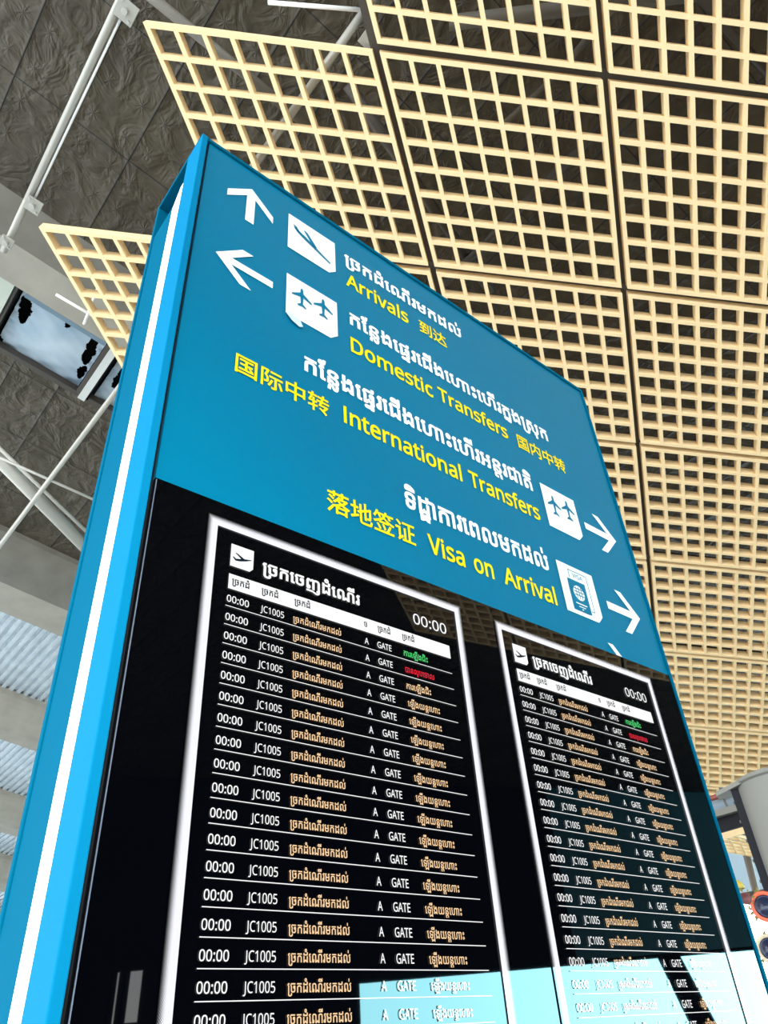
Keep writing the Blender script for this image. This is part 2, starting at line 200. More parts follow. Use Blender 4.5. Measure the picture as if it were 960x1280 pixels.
 209: '-187,-244 -213,-240 -231,-228 -242,-213 -247,-200 -389,-210 -441,-211 -481,-207 -508,-196 -527,-182 -537,-163 -541,-140 -537,-114 -525,-94 -505,-80 -476,-70 -451,-66 -422,-64 -389,-63 -247,-63 -247,-24 -165,-24 -165,-63 -102,-63 -102,-112 -165,-112 -165,-148 -148,-154 -136,-164 -130,-177 -128,-193 -132,-211 -142,-228 -161,-240|-247,-151 -247,-112 -389,-112 -420,-113 -442,-116 -456,-123 -460,-137 -458,-146 -453,-152 -442,-157 -424,-159 -408,-159 -386,-159 -360,-158 -329,-156 -291,-154',
 220: '190,377 190,-97 193,-120 203,-139 218,-155 238,-167 261,-174 287,-177 313,-175 336,-167 356,-156 372,-139 382,-120 385,-97 385,-49 477,-49 477,-103 474,-134 465,-161 450,-184 430,-204 407,-219 380,-230 350,-238 319,-242 287,-244 255,-242 224,-238 195,-230 168,-219 145,-204 125,-184 110,-161 101,-134 98,-103 98,377|98,361 98,394 79,418 64,437 52,451 40,466 33,477 30,484 29,491 30,498 34,506 41,516 52,532 63,547 76,564 93,586 214,586 214,519 93,519 93,518 190,410 190,361',
 222: '-524,-244 -523,-201 -519,-163 -512,-132 -504,-105 -494,-82 -482,-64 -462,-45 -441,-32 -419,-26 -398,-24 -373,-26 -352,-34 -334,-46 -319,-62 -306,-82 -294,-104 -282,-128 -273,-148 -266,-164 -255,-180 -238,-186 -221,-181 -208,-167 -200,-144 -194,-112 -191,-86 -190,-56 -190,-24 -108,-24 -110,-79 -116,-125 -126,-162 -139,-190 -155,-213 -173,-228 -193,-238 -214,-244 -236,-246 -263,-243 -285,-236 -302,-223 -316,-206 -329,-187 -341,-164 -352,-139 -362,-120 -370,-104 -378,-94 -387,-87 -399,-85 -411,-87 -420,-94 -427,-106 -433,-124 -437,-146 -440,-173 -441,-194 -442,-218 -442,-244',
 236: '98,519 98,586 538,586 538,519|98,0 98,293 104,341 123,381 154,412 196,433 251,447 318,451 385,447 440,433 483,412 514,381 532,341 538,293 538,0 446,0 446,293 442,321 432,343 414,361 390,374 358,381 318,384 279,381 247,374 222,361 204,343 194,321 190,293 190,0|734,0 734,458 730,488 718,506 705,513 684,518 656,519 518,519 518,586 702,586 733,584 759,580 780,572 802,554 816,529 822,509 825,485 826,458 826,0',
 246: '517,201 517,158 511,110 493,70 462,40 419,18 364,4 297,0 230,4 176,18 133,40 102,70 84,110 78,158 78,384 62,404 50,421 40,435 32,452 29,466 30,475 32,484 35,492 42,502 51,514 64,532 76,546 90,564 106,586 517,586 517,519 108,519 104,515 102,511 99,507 98,504 96,502 96,500 100,485 113,466 127,449 146,427 170,400 170,158 174,130 184,108 202,90 226,77 258,70 297,67 337,70 369,77 394,90 411,108 422,130 425,158 425,201|517,198 425,198 425,245 393,248 366,256 344,268 327,286 316,309 313,337 317,368 329,393 349,413 375,427 403,436 435,439 459,437 479,432 495,424 512,406 517,380|425,313 425,372 412,371 400,368 391,364 385,358 381,351 380,342 383,329 392,320 406,315|733,0 733,458 729,488 718,506 704,513 683,518 655,519 517,519 517,586 701,586 732,584 758,580 778,572 801,554 815,529 821,509 824,485 825,458 825,0',
 250: '98,0 98,384 82,404 70,421 60,435 52,452 49,466 50,475 52,484 55,492 62,502 71,514 84,532 96,546 110,564 126,586 405,586 421,588 434,592 442,600 445,610 445,674 537,674 537,610 534,582 525,560 509,542 486,529 467,523 443,520 415,519 128,519 124,515 122,511 119,507 118,504 116,502 116,500 118,491 124,480 133,466 148,449 160,435 174,419 190,400 190,81 318,198 445,82 445,451 537,451 537,0 431,0 318,103 204,0|423,586 551,586 551,519 423,519|733,0 733,458 729,488 718,506 704,513 683,518 655,519 517,519 517,586 701,586 732,584 758,580 778,572 801,554 815,529 821,509 824,485 825,458 825,0',
 258: '98,470 98,610 189,610 189,537 391,537 415,538 432,543 442,551 445,562 445,674 537,674 537,562 534,534 526,510 512,493 488,480 467,474 440,471 408,470|98,0 98,402 190,402 190,81 318,198 445,82 445,402 537,402 537,0 431,0 318,103 204,0|733,0 733,458 729,488 718,506 704,513 683,518 655,519 517,519 517,586 701,586 732,584 758,580 778,572 801,554 815,529 821,509 824,485 825,458 825,0',
 278: '733,0 733,458 729,488 718,506 704,513 683,518 655,519 517,519 517,586 701,586 732,584 758,580 778,572 801,554 815,529 821,509 824,485 825,458 825,0|537,24 537,-40 445,-40 445,24|98,384 82,404 70,421 60,435 52,452 49,466 50,475 52,484 55,492 62,502 71,514 84,532 96,546 110,564 126,586 562,586 562,519 128,519 124,515 122,511 119,507 118,504 116,502 116,500 118,491 124,480 133,466 148,449 160,435 174,419 190,400 190,158 192,130 200,106 212,85 229,69 250,60 276,57 300,60 328,68 347,77 366,86 384,97 408,114 428,133 441,151 445,167 445,439 537,439 537,-10 445,-10 445,58 444,58 427,45 409,33 391,22 373,13 354,5 334,-2 314,-6 292,-9 268,-10 234,-7 204,0 177,14 154,31 134,51 118,75 107,101 100,129 98,158',
 304: '190,373 190,158 193,130 203,108 218,90 241,77 270,70 305,67 341,70 370,77 392,90 408,108 418,130 421,158 421,428 426,471 443,508 470,541 509,566 560,581 623,586 738,568 807,516 830,428 830,0 738,0 738,428 735,456 725,478 710,496 687,509 659,516 625,519 591,516 563,509 542,496 526,478 516,456 513,428 513,158 508,116 491,78 464,46 425,20 372,5 305,0 239,5 186,20 147,46 120,78 103,116 98,158 98,373|98,361 98,394 79,418 64,437 52,451 40,466 33,477 30,484 29,491 30,498 34,506 41,516 52,532 63,547 76,564 93,586 214,586 214,519 93,519 93,518 190,410 190,361|1026,0 1026,458 1022,488 1010,506 997,513 976,518 948,519 810,519 810,586 994,586 1025,584 1051,580 1072,572 1094,554 1108,529 1114,509 1117,485 1118,458 1118,0',
 '0': '523,358 522,302 517,250 510,203 500,160 486,121 468,88 448,58 423,34 394,15 362,1 326,-7 285,-10 235,-5 191,10 152,34 120,68 94,110 74,160 60,219 52,285 49,358 52,432 59,498 72,556 91,606 116,648 148,682 186,706 232,720 285,725 335,720 380,706 418,682 450,648 477,606 497,556 511,498 520,432|137,358 139,296 143,242 152,195 163,155 179,123 198,98 223,79 251,69 285,65 319,69 347,79 372,97 391,122 407,155 419,194 427,242 432,296 434,358 432,420 427,474 419,520 407,560 391,592 372,618 347,636 319,646 285,650 251,646 223,636 198,618 179,592 163,560 152,520 143,474 139,420',
 '1': '355,0 269,0 269,499 269,526 270,548 270,567 271,586 272,603 273,622 258,607 244,595 229,582 211,567 135,505 89,564 282,714 355,714',
 '5': '275,438 322,435 364,427 402,413 435,394 463,370 486,342 502,308 512,270 515,228 511,181 501,138 483,100 459,68 428,40 392,18 349,3 301,-7 248,-10 212,-9 178,-6 144,0 114,8 87,17 63,29 63,112 89,98 118,87 150,78 184,71 217,66 249,65 283,67 314,72 342,82 366,94 386,112 403,132 415,157 423,186 425,219 420,262 406,298 382,326 348,347 302,360 246,364 226,363 205,362 182,359 150,354 124,349 80,377 107,714 465,714 465,634 182,634 165,427 185,430 211,434 231,436 252,438',
 ':': '72,54 76,86 90,106 110,117 133,121 157,117 178,106 191,86 196,54 191,23 178,2 157,-10 133,-14 110,-10 90,2 76,23|72,482 76,514 90,535 110,546 133,550 157,546 178,535 191,514 196,482 191,451 178,430 157,418 133,414 110,418 90,430 76,451',
 'A': '545,0 459,221 176,221 91,0 0,0 279,717 360,717 638,0|352,517 348,528 342,546 335,567 328,590 323,609 318,624 313,604 308,584 302,564 296,546 291,530 287,517 206,301 432,301',
 'C': '403,645 366,643 332,636 300,626 271,611 245,592 222,568 202,542 186,511 173,478 164,440 158,400 156,357 159,301 168,250 184,204 205,164 232,131 266,104 305,85 350,73 402,69 433,70 462,73 491,77 519,83 546,89 573,97 573,19 546,10 519,3 490,-3 460,-7 426,-9 389,-10 320,-5 260,10 207,35 162,69 126,112 98,163 77,222 65,287 61,358 64,410 71,460 84,506 101,549 123,587 150,622 181,652 217,677 257,698 302,712 351,721 404,724 440,723 476,719 510,713 543,705 573,694 601,682 565,606 542,616 518,625 492,633 464,640 434,644',
 'D': '669,364 664,288 649,221 624,163 591,113 548,73 497,41 438,18 371,5 296,0 97,0 97,714 317,714 386,710 448,696 504,674 553,643 593,604 626,556 650,501 664,437|574,361 570,421 560,473 542,517 518,554 488,584 450,608 407,624 358,634 304,637 187,637 187,77 284,77 373,85 445,109 502,148 542,204 566,275',
 'E': '496,0 97,0 97,714 496,714 496,635 187,635 187,412 478,412 478,334 187,334 187,79 496,79',
 'G': '407,377 654,377 654,27 615,15 576,6 537,-1 496,-6 451,-9 403,-10 333,-5 271,10 216,34 169,68 131,111 100,162 79,220 65,285 61,357 66,428 81,493 105,551 139,602 181,644 232,678 290,704 357,719 431,724 470,723 508,719 544,713 579,705 612,694 644,682 610,604 584,615 555,624 524,633 492,640 460,644 426,645 372,641 323,629 280,610 243,583 212,550 187,510 169,465 159,414 155,357 158,303 167,252 182,206 204,166 233,132 269,104 312,84 364,72 424,68 454,69 480,70 504,73 525,77 545,81 564,85 564,297 407,297',
 'I': '298,0 40,0 40,52 124,71 124,642 40,662 40,714 298,714 298,662 214,642 214,71 298,52',
 'J': '-4,-190 -26,-189 -46,-186 -63,-182 -78,-177 -78,-101 -62,-105 -44,-108 -26,-110 -6,-111 18,-108 42,-101 62,-87 78,-66 86,-47 90,-24 92,4 92,714 182,714 182,11 179,-32 172,-70 159,-102 142,-130 120,-152 94,-168 64,-180 32,-188',
 'S': '502,191 499,150 488,114 471,82 447,55 418,32 382,14 342,1 297,-7 247,-10 221,-10 195,-8 170,-6 147,-3 125,1 104,6 76,14 51,24 51,110 77,100 107,90 140,81 177,74 213,69 251,68 284,70 314,74 340,82 362,93 380,106 394,122 404,140 410,161 412,183 410,205 405,225 397,242 385,258 367,272 346,286 318,300 284,315 244,330 206,345 172,362 142,380 117,400 96,422 80,448 69,476 62,507 60,542 63,578 73,611 89,640 111,664 138,685 170,702 206,714 245,722 288,724 326,723 362,719 396,713 428,705 457,695 485,684 457,607 432,617 405,626 376,634 347,640 317,644 286,645 258,644 233,639 211,632 185,616 166,596 155,570 151,541 153,518 158,498 166,481 178,466 194,451 215,438 240,425 271,411 307,397 347,381 382,365 414,348 440,329 462,308 480,284 492,257 500,226',
 'T': '323,0 233,0 233,635 10,635 10,714 545,714 545,635 323,635',
 'V': '600,714 345,0 255,0 0,714 94,714 255,256 265,228 274,200 282,174 288,148 295,124 300,100 305,124 312,149 318,174 326,201 335,229 345,258 505,714',
 'a': '288,545 348,540 396,526 433,502 459,468 475,422 480,365 480,0 416,0 399,76 395,76 380,58 364,42 348,28 330,16 312,6 292,-1 269,-6 244,-9 215,-10 184,-8 155,-2 128,7 105,20 84,38 68,60 56,85 48,115 46,149 53,198 74,239 109,272 159,297 223,313 303,320 394,323 394,355 391,395 381,426 365,448 343,462 316,471 283,474 255,473 229,468 203,462 178,453 155,443 132,433 105,499 130,511 157,522 188,532 220,539 254,544|314,259 254,254 208,243 176,227 154,206 141,179 137,148 140,121 149,99 164,82 185,70 208,63 235,61 278,65 315,78 348,98 373,128 388,166 393,214 393,262',
 'c': '300,-10 254,-7 212,3 174,19 139,42 110,72 86,109 69,153 58,205 55,265 59,327 70,381 88,426 113,464 142,494 178,517 217,533 260,543 306,546 333,545 359,542 385,538 409,531 429,525 447,517 420,444 394,453 364,461 343,465 323,468 304,469 270,466 240,459 215,446 194,428 176,406 163,378 154,346 148,308 146,266 148,225 154,189 163,157 176,129 193,107 214,89 239,76 267,69 299,66 327,67 353,70 376,75 398,81 419,89 438,97 438,19 419,10 400,3 378,-2 355,-7 329,-9',
 'e': '292,546 336,543 375,533 410,516 441,493 466,465 486,432 501,393 510,351 513,304 513,251 146,251 152,195 168,149 192,112 226,86 268,70 317,65 350,66 380,69 408,74 434,82 461,91 489,102 489,25 462,14 435,5 408,-2 380,-6 348,-9 313,-10 264,-7 219,4 178,21 142,45 112,76 88,114 69,158 59,208 55,264 58,320 68,370 84,415 107,454 134,486 168,512 205,531 247,542|291,474 252,470 219,456 192,434 170,403 156,366 148,321 421,321 419,350 415,377 407,401 396,422 382,440 364,454 344,465 319,472',
 'f': '332,468 197,468 197,0 109,0 109,468 15,468 15,509 109,539 109,570 114,633 129,683 155,720 190,745 232,760 283,765 314,764 342,760 366,754 387,747 364,678 347,683 327,688 306,692 284,693 257,690 235,680 218,664 207,640 199,609 197,571 197,536 332,536',
 'i': '173,536 173,0 85,0 85,536|130,737 149,734 166,724 177,706 181,681 177,656 166,639 149,628 130,625 110,628 93,639 82,656 78,681 82,706 93,724 110,734',
 'l': '173,0 85,0 85,760 173,760',
 'm': '673,546 729,541 774,525 809,500 834,462 849,412 854,349 854,0 767,0 767,345 764,384 755,415 740,440 720,458 692,468 658,472 611,467 574,452 546,427 528,392 517,349 513,296 513,0 426,0 426,345 425,372 421,395 414,416 399,440 378,458 360,466 340,470 316,472 283,470 254,462 231,450 212,432 197,410 186,384 179,353 174,318 173,278 173,0 85,0 85,536 156,536 169,463 174,463 186,481 200,496 216,510 232,521 251,530 270,537 290,542 311,545 332,546 371,544 406,536 436,524 461,507 481,484 496,456 501,456 521,484 546,507 574,524 606,536 639,544',
 'n': '343,546 402,541 450,525 488,500 515,462 532,412 537,349 537,0 450,0 450,343 447,383 437,415 421,440 398,458 368,468 330,472 277,466 236,450 207,422 188,384 177,336 173,278 173,0 85,0 85,536 156,536 169,463 174,463 187,481 202,496 218,510 237,521 256,530 277,537 299,542 321,545',
 'o': '551,269 549,226 543,187 534,150 520,118 504,89 484,63 460,41 434,23 404,8 372,-2 338,-8 301,-10 267,-8 234,-2 203,8 174,23 148,41 125,63 105,89 87,118 74,150 63,187 57,226 55,269 58,325 68,375 85,420 108,457 137,489 171,514 211,532 255,542 304,546 351,542 394,532 432,514 467,489 496,457 520,420 537,375 548,325|146,269 148,229 153,192 162,160 176,131 193,107 214,88 239,74 269,66 303,63 337,66 367,74 392,88 413,107 430,131 444,160 453,192 458,229 460,269 458,310 452,346 443,378 430,406 413,429 392,448 366,461 336,469 302,472 252,466 213,448 183,418 162,377 150,328',
 'r': '335,546 351,546 368,544 384,543 398,540 387,459 373,462 358,464 343,466 329,466 309,465 289,460 270,453 252,443 235,431 220,416 206,400 195,381 186,360 179,337 174,312 173,286 173,0 85,0 85,536 157,536 167,438 171,438 183,457 197,476 212,492 229,508 247,521 267,532 288,540 311,544',
 's': '434,148 431,115 422,86 408,61 388,40 364,22 334,8 300,-2 262,-8 220,-10 184,-9 152,-6 124,-1 98,6 74,14 52,24 52,104 75,94 101,84 130,74 160,67 191,62 222,61 263,63 295,71 319,82 336,98 346,118 349,140 346,159 338,176 323,192 298,208 277,219 250,231 217,244 184,257 154,271 128,284 105,298 86,314 71,332 60,352 53,376 51,404 57,446 76,481 106,509 147,530 196,542 252,546 284,545 314,542 344,536 371,529 398,520 423,510 393,440 370,449 346,457 322,464 297,470 272,473 246,474 213,472 185,466 164,456 142,436 135,409 138,389 148,372 165,356 192,342 214,331 241,320 273,307 305,294 334,281 360,268 382,254 400,238 415,220 426,199 432,175',
 't': '264,62 284,63 305,66 324,69 339,73 339,6 322,0 299,-6 274,-9 249,-10 222,-8 196,-4 172,4 149,17 130,33 114,55 102,82 94,116 92,156 92,468 16,468 16,510 93,545 128,659 180,659 180,536 335,536 335,468 180,468 180,158 183,128 190,104 204,86 221,72 241,65',
 'v': '203,0 0,536 94,536 208,220 216,197 225,171 234,145 241,120 247,97 251,78 255,78 260,97 266,120 274,146 284,172 292,198 300,220 414,536 508,536 304,0',
 '落': '62,-18 116,-76 180,4 247,94 307,180 261,233 194,142 123,53|109,579 169,546 231,507 278,473 323,530 275,563 212,599 152,630|41,385 103,354 165,316 212,282 257,339 209,373 147,408 85,437|520,651 466,572 388,487 294,412 312,399 331,382 347,366 386,397 424,430 458,463 496,428 539,394 584,362 492,318 393,281 298,255 312,237 326,214 336,193 403,213 403,-80 474,-80 474,-37 791,-37 791,-80 865,-80 865,219 422,219 498,247 575,282 648,322 739,273 834,232 927,201 940,221 957,244 974,263 887,289 796,323 711,363 780,418 842,482 891,550 844,579 831,576 553,576 567,596 582,616 594,636|474,23 474,159 791,159 791,23|784,517 745,475 698,435 647,399 593,434 543,473 502,511 507,517|61,770 61,703 288,703 288,618 361,618 361,703 633,703 633,618 706,618 706,703 941,703 941,770 706,770 706,840 633,840 633,770 361,770 361,840 288,840 288,770',
 '地': '429,747 429,473 321,428 349,361 429,395 429,79 442,-4 488,-46 577,-57 824,-57 903,-41 946,17 964,125 942,131 917,141 897,153 887,66 865,22 821,11 580,11 530,16 506,36 501,77 501,426 635,483 635,143 706,143 706,513 846,573 845,431 843,328 839,277 833,260 823,252 809,250 793,250 768,251 742,252 750,232 756,208 760,186 791,186 825,188 854,194 880,205 899,226 909,260 914,332 917,466 918,637 922,651 869,671 855,660 840,646 706,590 706,840 635,840 635,560 501,504 501,747|33,154 63,79 372,219 355,286 241,238 241,528 359,528 359,599 241,599 241,828 170,828 170,599 42,599 42,528 170,528 170,208 120,188 73,169',
 '签': '424,280 459,210 491,137 512,75 576,101 554,161 521,234 484,302|176,252 219,186 258,116 286,57 349,88 321,146 280,215 236,279|701,403 294,403 294,339 701,339|574,845 542,774 499,708 449,654 462,647 476,638 491,628 366,523 204,433 35,370 52,352 68,330 80,310 151,336 224,368 294,403 367,446 438,495 501,547 622,456 770,375 916,319 930,341 947,363 964,381 811,431 659,505 542,586 563,610 526,629 542,648 558,669 573,690 665,690 697,645 725,597 744,557 815,575 798,610 773,651 745,690 939,690 939,752 611,752 623,777 635,803 645,828|185,845 147,748 95,657 37,583 57,571 81,556 99,542 133,585 166,636 197,690 241,690 265,644 285,598 299,558 366,578 355,611 337,651 316,690 477,690 477,752 227,752 237,777 247,802 256,827|759,297 713,199 657,99 600,13 63,13 63,-54 934,-54 934,13 686,13 734,96 783,188 827,277',
 '证': '102,769 158,718 215,663 257,615 309,667 266,713 208,766 151,814|352,30 352,-40 962,-40 962,30 724,30 724,360 922,360 922,431 724,431 724,693 940,693 940,763 386,763 386,693 647,693 647,30 512,30 512,512 438,512 438,30|50,526 50,454 191,454 191,107 181,59 158,22 135,-1 151,-16 168,-35 181,-52 205,-28 267,24 394,124 384,143 373,167 364,188 264,112 264,526',
 '国': '592,320 629,283 665,242 691,206 743,237 716,272 679,312 641,347|228,196 228,132 777,132 777,196 530,196 530,365 732,365 732,430 530,430 530,573 756,573 756,640 242,640 242,573 459,573 459,430 270,430 270,365 459,365 459,196|86,795 86,-80 162,-80 162,-30 835,-30 835,-80 914,-80 914,795|162,40 162,725 835,725 835,40',
 '际': '462,764 462,693 899,693 899,764|776,325 821,219 860,108 884,16 954,41 928,132 887,241 840,345|488,342 456,238 412,138 361,57 381,46 403,31 421,18 473,105 520,213 556,327|86,797 86,-80 157,-80 157,729 303,729 279,657 251,578 222,503 278,428 307,358 314,299 312,271 305,246 292,230 283,225 272,222 260,221 243,220 222,220 200,222 211,201 218,177 220,156 244,155 269,155 290,157 311,161 329,167 345,175 369,203 383,244 387,293 380,358 351,432 294,511 329,595 365,686 397,771 344,800 332,797|419,525 419,454 632,454 632,16 630,6 625,1 614,-1 590,-2 550,-2 501,-1 511,-26 520,-54 525,-78 587,-77 636,-73 670,-64 693,-48 705,-21 708,15 708,454 953,454 953,525',
 '中': '458,840 458,661 96,661 96,186 171,186 171,248 458,248 458,-79 537,-79 537,248 825,248 825,191 902,191 902,661 537,661 537,840|171,322 171,588 458,588 458,322|825,322 537,322 537,588 825,588',
 '转': '81,332 96,339 122,344 154,346 243,346 243,201 40,167 56,94 243,130 243,-76 315,-76 315,144 450,171 447,236 315,213 315,346 418,346 418,414 315,414 315,567 243,567 243,414 145,414 176,487 207,569 234,653 417,653 417,723 255,723 264,757 272,791 280,825 206,840 199,801 192,762 183,723 46,723 46,653 165,653 142,577 121,516 107,478 90,439 74,411 58,398 67,376 75,351|426,535 426,464 573,464 552,397 532,333 513,278 801,278 764,226 723,169 682,115 647,137 612,159 579,179 531,131 635,63 735,-14 810,-81 860,-23 826,7 784,41 738,76 802,160 866,248 921,327 868,353 856,348 616,348 650,464 959,464 959,535 671,535 703,653 923,653 923,723 722,723 750,830 675,840 646,723 465,723 465,653 627,653 594,535',
 '内': '99,669 99,-82 173,-82 173,595 462,595 441,456 363,309 199,179 218,162 238,141 253,122 367,205 448,298 498,392 590,304 677,212 742,135 804,184 726,269 624,370 521,464 529,508 535,553 538,595 829,595 829,20 827,6 819,-2 804,-5 770,-5 713,-5 645,-3 656,-27 665,-55 671,-79 751,-79 814,-75 858,-67 885,-50 899,-22 903,19 903,669 539,669 539,840 463,840 463,669',
 '到': '641,754 641,148 711,148 711,754|839,824 839,37 837,24 830,17 817,15 789,14 742,15 686,16 698,-7 708,-35 714,-59 780,-58 833,-53 871,-44 895,-28 908,-2 912,37 912,824|62,42 79,-30 579,67 575,133 365,94 365,251 565,251 565,318 365,318 365,425 294,425 294,318 97,318 97,251 294,251 294,82|119,439 156,449 264,462 493,484 506,462 518,441 528,422 585,460 546,525 491,603 434,675 379,643 404,612 430,577 454,543 198,521 238,578 278,643 314,708 585,708 585,774 71,774 71,708 230,708 197,641 164,586 142,554 126,533 110,517 94,510 103,487 112,460',
 '达': '80,787 128,722 172,652 202,593 270,630 239,689 193,756 144,819|585,837 583,771 581,705 577,643 323,643 323,570 569,570 532,407 452,265 317,160 335,144 354,122 367,102 483,186 565,295 615,419 713,312 807,202 876,109 939,157 858,262 748,385 635,501 645,570 942,570 942,643 653,643 657,706 660,772 662,837|262,467 47,467 47,395 187,395 187,130 140,103 88,60 36,5 87,-64 137,2 184,52 222,70 248,60 281,35 319,7 394,-29 487,-47 599,-51 712,-49 844,-45 941,-41 946,-15 955,14 964,38 856,28 726,21 601,19 497,22 408,37 336,69 306,90 282,109 262,124',
}
ADVANCE = {'0': 572, '1': 572, '5': 572, ':': 268, 'A': 639, 'C': 632, 'D': 730, 'E': 556, 'G': 728, 'I': 339, 'J': 273, 'S': 549, 'T': 556, 'V': 600, 'a': 561, 'c': 480, 'e': 564, 'f': 344, 'i': 258, 'l': 258, 'm': 935, 'n': 618, 'o': 605, 'r': 413, 's': 479, 't': 361, 'v': 508, ' ': 260}
RUNS = {
 'kA': [(220, 0), (54, 287), (49, 902), (60, 1538), (137, 2173), (131, 2173), (64, 2461), (109, 3701), (78, 3701), (76, 3989), (49, 4624), (60, 5260), (79, 5895), (146, 6823)],
 'kB': [(49, 0), (132, 636), (69, 924), (222, 1559), (53, 1559), (131, 2194), (73, 2482), (207, 3117), (78, 3117), (131, 3405), (56, 3693), (109, 4328), (53, 4328), (131, 4963), (304, 5251), (139, 6467), (131, 6853), (84, 7141), (109, 8069), (78, 8069), (49, 8357), (209, 8993), (116, 8993), (53, 8993), (220, 9628), (83, 9915), (115, 10843), (49, 10843)],
 'kC': [(49, 0), (132, 636), (69, 924), (222, 1559), (53, 1559), (131, 2194), (73, 2482), (207, 3117), (78, 3117), (131, 3405), (56, 3693), (109, 4328), (53, 4328), (131, 4963), (304, 5251), (139, 6467), (131, 6853), (84, 7141), (109, 8069), (78, 8069), (86, 8357), (69, 8992), (204, 9627), (78, 9627), (250, 9915), (65, 10838), (105, 11473)],
 'kD': [(67, 0), (105, 599), (258, 599), (198, 1234), (236, 1522), (78, 2446), (131, 2734), (74, 3022), (79, 3657), (76, 4585), (49, 5220), (60, 5856), (79, 6491), (146, 7419)],
 'kE': [(220, 0), (54, 287), (49, 902), (131, 1538), (54, 1826), (58, 2441), (60, 3393), (137, 4028), (131, 4028), (64, 4316), (109, 5556), (78, 5556)],
 'kF': [(220, 0), (54, 287), (49, 902), (60, 1538), (137, 2173)],
 'kG': [(54, 0)],
 'kH': [(236, 0), (78, 924), (131, 1212), (85, 1500), (109, 2346), (53, 2346), (56, 2981), (105, 3616), (139, 3616)],
 'kI': [(278, 0), (69, 923), (79, 1558), (115, 2486), (70, 2486), (131, 3121), (246, 3409), (79, 4332)],
 'kJ': [(131, 0), (85, 288), (109, 1134), (53, 1134), (77, 1769), (69, 2722), (204, 3357), (131, 3357), (304, 3645), (139, 4861)],
}
GLYPHS['I'] = '98,0 188,0 188,714 98,714'; ADVANCE['I'] = 286
def parse(s): return [[tuple(map(float, p.split(','))) for p in c.split(' ')] for c in s.split('|')]

def area(c): return sum(a[0] * b[1] - b[0] * a[1] for a, b in zip(c, c[1:] + c[:1])) / 2

def embolden(c, w, sgn):
    "move each corner of a closed outline out along its mitre"
    n = len(c); out = []
    for i in range(n):
        p, q, r = Vector(c[i - 1]), Vector(c[i]), Vector(c[(i + 1) % n])
        d1 = (q - p); d2 = (r - q)
        if d1.length < 1e-6 or d2.length < 1e-6: out.append(q); continue
        d1.normalize(); d2.normalize()
        n1 = Vector((d1.y, -d1.x)); n2 = Vector((d2.y, -d2.x)); m = n1 + n2
        if m.length < .3: m = n1
        m.normalize(); k = w / max(.45, m.dot(n1))
        out.append(q + m * k * sgn)
    return [(p.x, p.y) for p in out]

def winding(cs, x, y):
    w = 0
    for c in cs:
        for (x0, y0), (x1, y1) in zip(c, c[1:] + c[:1]):
            if (y0 <= y) != (y1 <= y):
                t = (y - y0) / (y1 - y0)
                if x0 + t * (x1 - x0) > x: w += 1 if y1 > y0 else -1
    return w

_cache = {}
def glyph(key, bold):
    if (key, bold) in _cache: return _cache[key, bold]
    cs = parse(GLYPHS[key])
    big = max(cs, key=lambda c: abs(area(c)))
    sgn = 1 if area(big) > 0 else -1
    if bold: cs = [embolden(c, bold, sgn) for c in cs]
    V = []; E = []
    for c in cs:
        k = len(V); V += [Vector(p) for p in c]; E += [(k + i, k + (i + 1) % len(c)) for i in range(len(c))]
    v, e, f, *_ = geometry.delaunay_2d_cdt(V, E, [], 0, 1e-4)
    keep = []
    for t in f:
        x = sum(v[i].x for i in t) / 3; y = sum(v[i].y for i in t) / 3
        if winding(cs, x, y): keep.append(tuple(t))
    _cache[key, bold] = (v, keep)
    return _cache[key, bold]

def run_of(text):
    if text in RUNS: return list(RUNS[text])
    r = []; x = 0
    for ch in text:
        if ch == ' ': x += ADVANCE[' ']; continue
        r.append((ch, x)); x += ADVANCE.get(ch, 1000)
    return r

def lettering(mb, text, x0, base, width, height, y=-.003, bold=0, mi=0, ref=None):
    """text laid on the panel: x0..x0+width, baseline at base; height = size of the letter that `ref` em-units are tall"""
    run = run_of(text); pieces = []; lo = 1e9; hi = -1e9
    for g, gx in run:
        v, t = glyph(g, bold); pieces.append((gx, v, t)); lo = min(lo, gx + min(p.x for p in v)); hi = max(hi, gx + max(p.x for p in v))
    sx_ = width / (hi - lo); sy = height / (ref or 714)
    for gx, v, t in pieces: mb.tris([(x0 + (gx + p.x - lo) * sx_, y, base + p.y * sy) for p in v], t, mi)

def poly2d(mb, pts, y=-.003, mi=0):
    "a filled outline of any shape in the panel's plane"
    V = [Vector(p) for p in pts]; n = len(V)
    v, e, f, *_ = geometry.delaunay_2d_cdt(V, [(i, (i + 1) % n) for i in range(n)], [], 0, 1e-6)
    c = [tuple(p) for p in pts]
    mb.tris([(p.x, y, p.y) for p in v], [tuple(t) for t in f if winding([c], sum(v[i].x for i in t) / 3, sum(v[i].y for i in t) / 3)], mi)

# ------------------------------------------------------------------ materials
M_blue = material('teal_blue_paint', (.0, .148, .265), .3, 0, .1)
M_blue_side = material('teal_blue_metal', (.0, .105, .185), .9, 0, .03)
M_blue_frame = material('teal_blue_frame', (.0, .17, .33), .8, 0, .06)
M_gap = material('shadow_gap_rubber', (.004, .005, .008), .6)
M_white = material('white_vinyl', (.92, .92, .92), .45)
M_yellow = material('yellow_vinyl', (.95, .66, .0), .5, 0, .3)
M_led = material('white_light_strip', (.9, .9, .9), .4, emit=(1, 1, 1), strength=1.6)
M_glass = material('black_display_glass', (.0006, .0008, .0015), .015, 0, .5, ior=1.37)
M_lit = material('lit_white_pixels', (.02, .02, .02), .02, emit=(1, 1, 1), strength=1.05, ior=1.37)
M_cream_px = material('lit_cream_pixels', (.02, .02, .02), .02, emit=(1, .66, .36), strength=1.05, ior=1.37)
